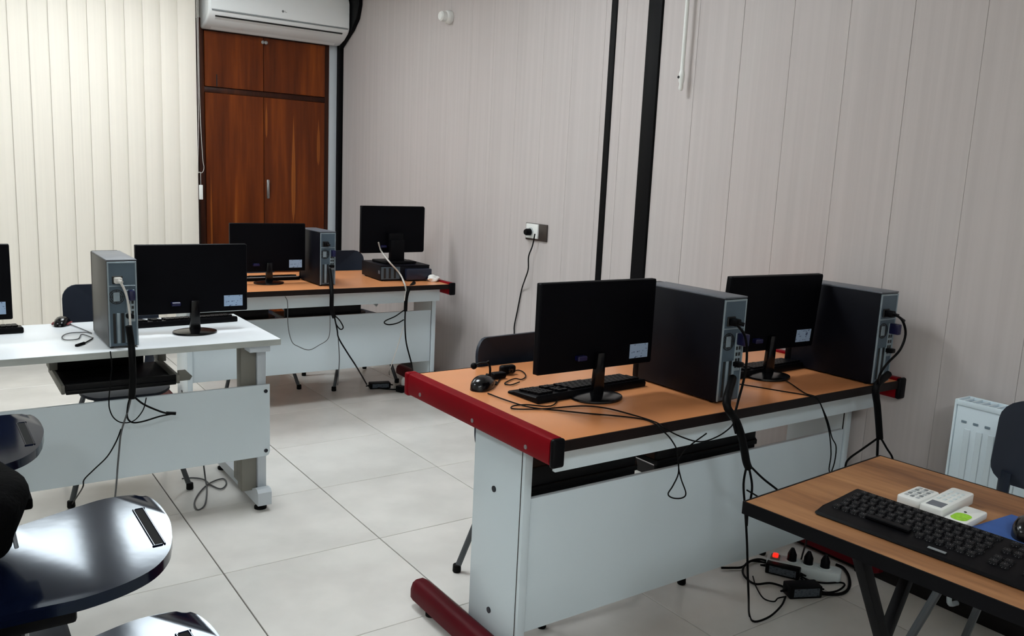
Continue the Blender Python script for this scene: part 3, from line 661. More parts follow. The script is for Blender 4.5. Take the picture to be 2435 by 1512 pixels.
tube(bm, [(-0.05, -0.02, 0.195), (-0.055, -0.02, 0.25), (0.0, -0.02, 0.275), (0.055, -0.02, 0.25), (0.05, -0.02, 0.195)], 0.007, 8); obj('carry_loop', bm, 'bag_cloth', t)

# ================================================================ COMPUTERS
def make_monitor(label, loc, zb, w=0.455, h=0.277, rotz=0.0, tilt=0.0, base=True, square=False, py=0.02, sticker=True):
    """seen from behind: back cover faces local -y, screen +y; loc on the surface it stands on, zb = height of panel bottom"""
    t = thing('monitor', label, 'monitor', loc, rotz, 'flat black monitors')
    piv = Vector((0, py, zb)); rt = Matrix.Rotation(tilt, 3, 'X')
    def P(x, y, z): return piv + rt @ Vector((x, y, z))
    bm = NB()
    def fm(x, z, s, side):
        d = 0.0 if side else -(0.016 if s < 0.99 else 0.012)
        return P(x, d, z + h / 2)
    plate(bm, rrect(w, h, 0.014 if square else 0.006, 4), fm, (1.0, 0.985, 0.9, 0.75, 0.55, 0.3)); bc = obj('back_cover', bm, 'screen_back', t, smooth=30)
    bm = NB(); c = P(0, 0.004, h / 2); rbox(bm, c, (w, 0.008, h), 0.003, 2, rt); obj('bezel', bm, 'black_plastic', t)
    bm = NB(); c = P(0, 0.0085, h / 2 + 0.004); box(bm, c, (w - 0.03, 0.002, h - 0.04), rt); obj('screen', bm, 'screen_glass', t)
    if base:
        if square:
            bm = NB(); rbox(bm, (0, -0.03, 0.075), (0.10, 0.035, 0.15), 0.006); obj('stand_neck', bm, 'black_plastic', t)
            bm = NB(); rbox(bm, P(0, -0.035, 0.085), (0.105, 0.035, 0.09), 0.008); obj('stand_hinge', bm, 'black_plastic', t)
            bm = NB(); rbox(bm, (0, 0.0, 0.008), (0.22, 0.20, 0.016), 0.006); obj('stand_base', bm, 'black_plastic', t)
            bm = NB(); rbox(bm, P(-0.03, -0.0535, 0.06), (0.018, 0.003, 0.006), 0.001, 1); obj('hinge_mark', bm, 'silver', t)
        else:
            bm = NB(); k = [(-0.022, -0.012, 0.010), (0.022, -0.012, 0.010), (0.016, -0.018, zb + 0.055), (-0.016, -0.018, zb + 0.055)]
            k2 = [(p[0], p[1] + 0.02, p[2]) for p in k]
            a = [bm.verts.new(p) for p in k]; b = [bm.verts.new(p) for p in k2]
            bm.faces.new(a); bm.faces.new(b)
            for i in range(4): bm.faces.new((a[i], a[(i + 1) % 4], b[(i + 1) % 4], b[i]))
            bmesh.ops.bevel(bm, geom=list(bm.edges), offset=0.004, segments=2, profile=0.5, affect='EDGES'); obj('stand_neck', bm, 'black_gloss', t)
            bm = NB(); lathe(bm, [(0.086, 0), (0.088, 0.003), (0.087, 0.008), (0.070, 0.012), (0.03, 0.016), (0.0, 0.017)], (0, 0, 0), 36, 1.0, 0.86); obj('stand_base', bm, 'black_gloss', t, smooth=30)
    bm = NB(); rbox(bm, P(-0.075, -0.026, 0.042), (0.036, 0.022, 0.016), 0.003, 1, rt); pl = obj('video_plug', bm, 'blue_plug', t); pl['label'] = 'dark blue video plug'
    if sticker:
        bm = NB(); box(bm, P(w / 2 - 0.060, -0.0164, 0.044), (0.078, 0.0016, 0.046), rt); st = obj('label_sticker', bm, 'sticker_print', t); st['label'] = 'small pale blue printed sticker'
    return t
make_monitor('black monitor on the near orange desk, left of the two, sticker at lower right', (1.69, 1.93, OZ), 0.092, 0.463, 0.275)
make_monitor('black monitor on the near orange desk, right of the two, tilted back slightly', (2.455, 1.885, OZ), 0.098, 0.470, 0.272, R(-3), R(4))
make_monitor('black monitor on the white desk, right of the tower', (0.893, 3.552, WZ), 0.083, 0.441, 0.283, R(0.5))
make_monitor('black monitor cut off by the left edge, on the white desk', (0.022, 3.552, WZ), 0.095, 0.448, 0.278)
make_monitor('black monitor on the back desk, in front of the cabinet', (1.64, 4.835, BZ), 0.070, 0.442, 0.282, R(-2))

def make_tower(label, loc, w=0.104, d=0.375, h=0.335, side='case_dark', rotz=0.0, power='black', front=True):
    """rear faces local -y; x 0..w, y 0..d"""
    t = thing('computer_tower', label, 'computer', loc, rotz, 'small computer towers')
    bm = NB(); bx(bm, 0, w, 0.004, d - 0.03, 0.006, h - 0.006, 0.002); cs = obj('case', bm, side, t)
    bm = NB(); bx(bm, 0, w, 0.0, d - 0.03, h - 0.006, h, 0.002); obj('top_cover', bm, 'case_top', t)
    bm = NB(); bx(bm, 0.001, w - 0.001, d - 0.03, d, 0.004, h - 0.001, 0.006); obj('front_bezel', bm, 'black_plastic', t)
    for xx in (0.014, w - 0.014):
        for yy in (0.03, d - 0.05):
            bm = NB(); lathe(bm, [(0.008, 0), (0.009, 0.003), (0.009, 0.0065)], (xx, yy, 0), 10); obj('foot_pad', bm, 'rubber', t)
    bm = NB(); bx(bm, 0.006, w - 0.006, 0.0005, 0.006, 0.010, h - 0.010); rp = obj('rear_panel', bm, 'rear_steel', t); rp['label'] = 'grey steel rear panel'
    bm = NB()
    for a, b in ((0.002, 0.007), (w - 0.007, w - 0.002)): bx(bm, a, b, -0.001, 0.005, 0.008, h - 0.008, 0.0008, 1)
    bx(bm, 0.007, w - 0.007, -0.001, 0.005, h - 0.014, h - 0.008, 0.0008, 1); bx(bm, 0.007, w - 0.007, -0.001, 0.005, h * 0.70, h * 0.70 + 0.004, 0.0008, 1); obj('rear_frame', bm, 'rear_steel_light', rp)
    bm = NB(); rbox(bm, (w * 0.34, -0.001, h * 0.775), (0.036, 0.006, 0.030), 0.002, 1); obj('power_socket', bm, 'dark_slot', rp)
    pm = 'black_plastic' if power == 'black' else 'cable_white'
    bm = NB(); rbox(bm, (w * 0.34, -0.016, h * 0.775), (0.026, 0.030, 0.022), 0.004, 2); tube(bm, [(w * 0.34, -0.03, h * 0.775), (w * 0.34 + 0.008, -0.045, h * 0.765)], 0.006, 8, smooth=False); o = obj('power_plug', bm, pm, rp)
    # fan grille
    bm = NB()
    for rr in (0.008, 0.014, 0.020, 0.026):
        lathe(bm, [(rr - 0.0015, 0), (rr - 0.0015, 0.0015), (rr + 0.0015, 0.0015), (rr + 0.0015, 0)], (0, 0, 0), 24)
    for k in range(4): box(bm, (0, 0, 0.001), (0.052, 0.002, 0.0012), Matrix.Rotation(R(45 * k), 3, 'Z'))
    obj('fan_grille', bm, 'dark_slot', rp, (w * 0.30, 0.001, h * 0.585), (R(90), 0, 0))
    bm = NB(); rbox(bm, (w * 0.30, -0.0005, h * 0.585), (0.022, 0.002, 0.034), 0.001, 1); obj('grille_plate', bm, 'rear_steel_light', rp)
    bm = NB(); bx(bm, w * 0.62, w * 0.90, -0.0008, 0.004, h * 0.30, h * 0.66, 0.001, 1); io = obj('port_plate', bm, 'rear_steel_light', rp)
    bm = NB()
    for k in range(4):
        for j in range(2): bx(bm, w * (0.66 + 0.12 * j), w * (0.66 + 0.12 * j) + 0.008, -0.0015, 0.0, h * 0.33 + k * 0.019, h * 0.33 + k * 0.019 + 0.011)
    obj('ports', bm, 'dark_slot', io)
    bm = NB(); rbox(bm, (w * 0.76, -0.017, h * 0.605), (0.020, 0.036, 0.038), 0.004, 2); o = obj('video_plug', bm, 'blue_plug', rp); o['label'] = 'dark blue video plug'
    bm = NB(); rbox(bm, (w * 0.70, -0.012, h * 0.37), (0.026, 0.026, 0.016), 0.004, 2); obj('cable_plug', bm, 'black_plastic', rp)
    for k in range(4):
        bm = NB(); bx(bm, w * 0.16 + k * 0.014, w * 0.16 + k * 0.014 + 0.010, -0.0005, 0.004, h * 0.06, h * 0.40, 0.0006, 1); obj('slot_cover', bm, 'rear_steel_light' if k % 2 else 'dark_slot', rp)
    return t
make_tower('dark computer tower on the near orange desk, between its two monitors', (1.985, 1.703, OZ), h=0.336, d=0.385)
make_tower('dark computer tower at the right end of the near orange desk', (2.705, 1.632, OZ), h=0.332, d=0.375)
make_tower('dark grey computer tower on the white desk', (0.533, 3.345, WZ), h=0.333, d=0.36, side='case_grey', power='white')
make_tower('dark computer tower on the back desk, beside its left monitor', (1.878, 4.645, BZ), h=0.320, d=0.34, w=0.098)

# desktop computer lying flat on the back desk, monitor on top
t = thing('desktop_computer', 'flat black desktop computer under the raised monitor', 'computer', (2.318, 4.745, BZ), R(-4))
bm = NB(); bx(bm, 0, 0.335, 0.004, 0.33, 0.006, 0.094, 0.003); obj('case', bm, 'case_dark', t)
bm = NB(); bx(bm, -0.001, 0.336, 0.001, 0.331, 0.094, 0.099, 0.002); obj('top_cover', bm, 'case_dark', t)
bm = NB(); bx(bm, 0.004, 0.13, 0.0, 0.006, 0.012, 0.09, 0.001, 1); rp = obj('rear_panel', bm, 'rear_steel', t)
bm = NB(); bx(bm, -0.002, 0.0, 0.012, 0.04, 0.045, 0.066, 0.0005, 1); obj('side_label', bm, 'adapter_label', t)
bm = NB()
for k in range(3): bx(bm, 0.02 + k * 0.034, 0.034 + k * 0.034, -0.0012, 0.001, 0.018, 0.082, 0.0005, 1)
obj('slot_covers', bm, 'dark_slot', rp)
for xx in (0.02, 0.315):
    for yy in (0.03, 0.30):
        bm = NB(); lathe(bm, [(0.009, 0), (0.01, 0.0062)], (xx, yy, 0), 10); obj('foot_pad', bm, 'rubber', t)
bm = NB(); bx(bm, 0.16, 0.335, -0.035, 0.0, 0.008, 0.078, 0.006); o = obj('rear_cover', bm, 'rear_cover_blue', t) if 'rear_cover_blue' in MATS else None
if o is None:
    mat('rear_cover_blue', (20, 26, 46), 0.4, var=(14, 14, 14, 0.1)); bm2 = NB(); bx(bm2, 0.16, 0.335, -0.035, 0.0, 0.008, 0.078, 0.006); obj('rear_cover', bm2, 'rear_cover_blue', t)
make_monitor('black monitor raised on the flat desktop computer at the back', (2.487, 4.90, BZ + 0.099), 0.062, 0.462, 0.300, R(2), 0.0, True, True, 0.03, False)

def make_keyboard(label, loc, rotz, L=0.44, D=0.145, big=False, z=0.0, strip=None):
    """keys run along local x, user side is local -y"""
    t = thing('keyboard', label, 'keyboard', loc, rotz, 'black keyboards')
    bm = NB(); prof = [(-D / 2, 0.003), (-D / 2 + 0.004, 0.0), (D / 2, 0.0), (D / 2 + 0.002, 0.012), (D / 2 - 0.004, 0.024), (-D / 2 + 0.036, 0.013), (-D / 2 + 0.004, 0.008)]
    a = [bm.verts.new((-L / 2, p[0], p[1])) for p in prof]; b = [bm.verts.new((L / 2, p[0], p[1])) for p in prof]; n = len(prof)
    for k in range(n): bm.faces.new((a[k], a[(k + 1) % n], b[(k + 1) % n], b[k]))
    bm.faces.new(a); bm.faces.new(b)
    bmesh.ops.bevel(bm, geom=[e for e in bm.edges if abs(e.verts[0].co.x - e.verts[1].co.x) < 1e-6], offset=0.006, segments=2, profile=0.5, affect='EDGES')
    body = obj('body', bm, 'black_plastic', t)
    y0 = -D / 2 + 0.040; y1 = D / 2 - 0.012; pitch = (y1 - y0) / 6.0; kx = L / 23.5
    slope = (0.024 - 0.013) / (D - 0.040)
    spots = []
    for r in range(6):
        for c in range(22):
            if c == 15 or c == 18 or (r in (2,) and c in (16, 17)) or (r == 4 and c in (16,)): continue
            if r == 0 and 4 <= c <= 8: continue
            spots.append(((c + 0.8 + 0.25 * (r % 2 if c < 15 else 0)) * kx - L / 2 + kx * 0.5, y0 + (r + 0.5) * pitch, 0.0145 + slope * ((r + 0.5) * pitch)))
    if big:
        bk = NB(); s = (kx * 0.84, pitch * 0.82, 0.006); vs, fs = box(bk, (0, 0, 0.0015), s)
        for v in vs[4:]: v.co.x *= 0.82; v.co.y *= 0.80
        bmesh.ops.bevel(bk, geom=[e for f in [fs[1]] for e in f.edges], offset=0.001, segments=1, affect='EDGES')
        key = finish('key', bk)
        for p in spots: obj('key', key, 'key_legend', t, p, (math.atan(slope), 0, 0))
        bs = NB(); rbox(bs, (-L / 2 + kx * 7.0, y0 + 0.5 * pitch, 0.0185), (kx * 4.6, pitch * 0.8, 0.008), 0.002, 1); obj('space_bar', bs, 'black_plastic', t)
        bs = NB(); box(bs, (0.02, -D / 2 + 0.019, 0.0118), (0.035, 0.007, 0.0012), Matrix.Rotation(math.atan(0.15), 3, 'X')); o = obj('maker_mark', bs, 'ac_grey', t); o['label'] = 'faint grey maker mark'
        for k in range(2):
            bs = NB(); lathe(bs, [(0.0028, 0), (0.0028, 0.001), (0, 0.001)], (L / 2 - 0.030 - k * 0.016, -D / 2 + 0.036, 0.0134), 10); obj('indicator_light', bs, 'button_grey', t)
    else:
        bk = NB()
        for p in spots: box(bk, (p[0], p[1], p[2] + 0.003), (kx * 0.82, pitch * 0.8, 0.007))
        bk2 = obj('keys', bk, 'black_plastic', t); bk2['kind'] = 'stuff'
    if strip:
        bs = NB(); rbox(bs, (0, D / 2 - 0.002, 0.021), (L - 0.02, 0.012, 0.006), 0.002, 1); o = obj('top_strip', bs, strip, t)
    return t
PI = math.pi
make_keyboard('black keyboard under the left monitor of the near orange desk', (1.705, 2.035, OZ), PI + R(3), 0.47, 0.15)
make_keyboard('black keyboard under the right monitor of the near orange desk', (2.50, 1.98, OZ), PI + R(2), 0.44, 0.14)
make_keyboard('black keyboard on the white desk, under the whole monitor', (0.90, 3.805, WZ), PI + R(3), 0.45, 0.145)
make_keyboard('black keyboard cut off by the left edge, on the white desk', (0.07, 3.845, WZ), PI + R(1), 0.45, 0.15)
make_keyboard('black keyboard with a silver strip on the back desk', (1.66, 5.02, BZ), PI, 0.43, 0.14, strip='silver')
make_keyboard('large black keyboard on the small brown table', (1.675, 0.815, TBZ), R(-90) + R(4.5), 0.475, 0.178, big=True)

def make_mouse(label, loc, rotz, accent=None, sc=1.0):
    t = thing('computer_mouse', label, 'mouse', loc, rotz, 'computer mice')
    bm = NB(); bmesh.ops.create_uvsphere(bm, u_segments=24, v_segments=12, radius=1.0)
    for v in bm.verts:
        p = v.co; z = max(0.0, p.z)
        x = math.copysign(abs(p.x) ** 0.8, p.x) * 0.030; y = math.copysign(abs(p.y) ** 0.85, p.y) * 0.055
        v.co = Vector((x * sc * (1 - 0.08 * (y > 0)), y * sc, (0.002 + z ** 0.75 * 0.034 * (1 - 0.25 * max(0, y / 0.055))) * sc if p.z > 0 else 0.0))
    obj('shell', bm, 'black_gloss', t, smooth=60)
    bm = NB(); cyl(bm, (-0.004 * sc, 0.030 * sc, 0.026 * sc), (0.004 * sc, 0.030 * sc, 0.026 * sc), 0.008 * sc, 14); obj('scroll_wheel', bm, 'rubber', t)
    if accent:
        for s in (-1, 1):
            bm = NB(); tube(bm, [(s * 0.0305 * sc, -0.03 * sc, 0.008), (s * 0.0315 * sc, 0, 0.010), (s * 0.029 * sc, 0.03 * sc, 0.009)], 0.004, 6); o = obj('side_strip', bm, accent, t)
    return t
make_mouse('black mouse at the left end of the near orange desk', (1.435, 2.185, OZ), R(-55), sc=1.15)
make_mouse('black mouse with red sides on the white desk', (0.445, 3.905, WZ), R(160), 'mouse_red')
make_mouse('black mouse on the blue pad, cut off by the right edge', (1.885, 0.738, TBZ + 0.004), R(-75), sc=1.15)
# blue mat
bm = NB(); prism(bm, [(0, 0), (0.165, -0.010), (0.15, -0.22), (-0.03, -0.215)], 0, 0.004, 0.001, 1); o = obj('mouse_pad', bm, 'blue_pad', None, (1.805, 0.826, TBZ)); tag(o, 'blue mouse pad on the small brown table', 'mouse pad')

# three white remotes lying together on the brown table
def remote(label, loc, rotz, L, W, th):
    t = thing('remote_control', label, 'remote control', loc, rotz, 'white remote controls')
    bm = NB(); prism(bm, rrect(L, W, min(L, W) * 0.16, 4), 0, th, 0.003, 2); obj('body', bm, 'white_plastic', t)
    return t
t = remote('white remote with a grey button field, farthest left of the three', (1.850, 0.968, TBZ), R(4), 0.105, 0.052, 0.022)
for r in range(5):
    for c in range(3):
        bm = NB(); rbox(bm, (-0.030 + r * 0.0165, -0.013 + c * 0.013, 0.0225), (0.011, 0.008, 0.002), 0.0008, 1); obj('button', bm, 'ac_grey' if (r + c) % 2 else 'button_grey', t)
t = remote('white remote with a small grey display, middle of the three', (1.872, 0.912, TBZ), R(6), 0.178, 0.050, 0.026)
bm = NB(); bx(bm, -0.075, -0.040, -0.017, 0.017, 0.0255, 0.0268, 0.0005, 1); o = obj('display', bm, 'lcd', t); o['label'] = 'grey display'
for r in range(4):
    for c in range(3):
        bm = NB(); rbox(bm, (-0.015 + r * 0.022, -0.013 + c * 0.013, 0.0265), (0.013, 0.007, 0.002), 0.0008, 1); obj('button', bm, 'strip_white', t)
t = remote('white rounded gadget with a lime green print, nearest the blue pad', (1.838, 0.852, TBZ), R(5), 0.118, 0.048, 0.016)
bm = NB(); prism(bm, rrect(0.052, 0.034, 0.015, 5), 0.0155, 0.0166); o = obj('lime_print', bm, 'lime', t, (-0.024, 0, 0)); o['label'] = 'lime green print'
bm = NB(); lathe(bm, [(0.003, 0), (0.003, 0.001), (0, 0.001)], (0.012, 0.006, 0.0164), 10); obj('button', bm, 'dark_slot', t)

# ================================================================ ON THE FLOOR: power strip and adapters
t = thing('power_strip', 'white power strip with a red lit switch under the desk', 'power strip', (2.675, 1.80, 0), R(-58))
bm = NB(); prism(bm, rrect(0.27, 0.072, 0.02, 4), 0.0, 0.042, 0.006, 2); obj('body', bm, 'strip_white', t)
bm = NB(); rbox(bm, (-0.105, 0.0, 0.044), (0.034, 0.044, 0.008), 0.003); obj('switch_frame', bm, 'strip_back', t)
bm = NB(); rbox(bm, (-0.105, 0.0, 0.051), (0.020, 0.030, 0.010), 0.004); o = obj('switch', bm, 'red_lamp', t); o['label'] = 'glowing red rocker switch'
for k in range(3):
    xx = -0.045 + k * 0.06
    bm = NB(); lathe(bm, [(0.023, 0), (0.023, 0.003), (0.019, 0.004), (0.018, 0.001), (0, 0.001)], (xx, 0, 0.042), 20); obj('outlet', bm, 'strip_white', t)
    if k < 3:
        bm = NB(); lathe(bm, [(0.017, 0), (0.017, 0.026), (0.011, 0.040), (0.006, 0.05), (0, 0.05)], (xx, 0, 0.044), 16); o = obj('plug', bm, 'black_plastic', t); o['label'] = 'round black plug'
def adapter(label, loc, rotz, s=(0.115, 0.05, 0.034)):
    t = thing('power_adapter', label, 'adapter', loc, rotz, 'black power adapters')
    bm = NB(); rbox(bm, (0, 0, s[2] / 2), s, 0.005, 2); obj('body', bm, 'black_plastic', t)
    bm = NB(); bx(bm, -s[0] * 0.38, s[0] * 0.40, -s[1] / 2 - 0.0008, -s[1] / 2 + 0.001, s[2] * 0.2, s[2] * 0.86); o = obj('label_plate', bm, 'adapter_label', t); o['label'] = 'grey printed label'
    for sg in (-1, 1):
        bm = NB(); tube(bm, [(sg * s[0] / 2, 0, s[2] / 2), (sg * (s[0] / 2 + 0.022), 0, s[2] / 2 - 0.004)], 0.006, 8, smooth=False, r_end=0.0035); obj('strain_relief', bm, 'cable_black', t)
    return t
adapter('black power adapter with a grey label lying in front of the power strip', (2.527, 1.695, 0), R(-25), (0.125, 0.06, 0.045))
adapter('black power adapter leaning against the power strip', (2.600, 1.835, 0), R(-62), (0.125, 0.05, 0.04))
adapter('black power adapter on the floor below the back desk', (2.44, 4.98, 0), R(-14), (0.14, 0.06, 0.04))
# dark heap of plugs beneath the back desk's right leg
t = thing('power_strip', 'black power strip with plugs under the right end of the back desk', 'power strip', (2.62, 4.86, 0), R(20))
bm = NB(); rbox(bm, (0, 0, 0.022), (0.26, 0.06, 0.044), 0.008, 2); obj('body', bm, 'black_plastic', t)
for k in range(3):
    bm = NB(); lathe(bm, [(0.018, 0), (0.018, 0.03), (0.010, 0.05), (0, 0.05)], (-0.08 + k * 0.07, 0, 0.044), 14); obj('plug', bm, 'black_plastic' if k else 'white_plastic', t)
bm = NB(); bmesh.ops.create_icosphere(bm, subdivisions=3, radius=0.03)
for v in bm.verts:
    p = v.co; f = 1 + 0.25 * math.sin(140 * p.x + 40 * p.y) * math.cos(120 * p.z + 60 * p.y); v.co = Vector((p.x * 1.3 * f, p.y * f, max(0.0, p.z * 0.8 * f + 0.018)))
o = obj('paper_scrap', bm, 'white_plastic', None, (2.65, 4.66, BZ), smooth=20); tag(o, 'small crumpled white scrap on the back desk', 'paper')
# coiled headset lead lying by the mouse
t = thing('webcam', 'small black webcam with a coiled lead behind the left mouse', 'webcam', (1.545, 2.285, OZ))
bm = NB(); rbox(bm, (0.065, 0.02, 0.018), (0.06, 0.028, 0.03), 0.010, 3); obj('body', bm, 'black_plastic', t)
bm = NB(); rbox(bm, (0.0, -0.02, 0.012), (0.055, 0.03, 0.022), 0.008, 2); obj('clip', bm, 'black_plastic', t)
bm = NB(); lathe(bm, [(0.009, 0), (0.010, 0.006), (0.006, 0.008), (0, 0.006)], (0, 0, 0), 14); obj('lens', bm, 'black_gloss', t, (0.065, 0.004, 0.018), (R(90), 0, 0))
t = thing('microphone', 'thin black stand with a small round head behind the left mouse', 'microphone', (1.485, 2.225, OZ))
bm = NB(); lathe(bm, [(0.028, 0), (0.028, 0.004), (0.010, 0.009), (0.006, 0.012)], (0, 0, 0), 18); obj('base', bm, 'black_plastic', t)
bm = NB(); tube(bm, [(0, 0, 0.01), (0.0, 0.0, 0.05), (-0.01, 0.0, 0.075)], 0.004, 8); obj('stem', bm, 'black_plastic', t)
bm = NB(); bmesh.ops.create_uvsphere(bm, u_segments=14, v_segments=8, radius=0.011); obj('head', bm, 'black_plastic', t, (-0.05, 0.02, 0.058))
bm = NB(); tube(bm, [(-0.01, 0, 0.07), (-0.03, 0.012, 0.068), (-0.048, 0.018, 0.06)], 0.0025, 6); obj('boom', bm, 'black_plastic', t)

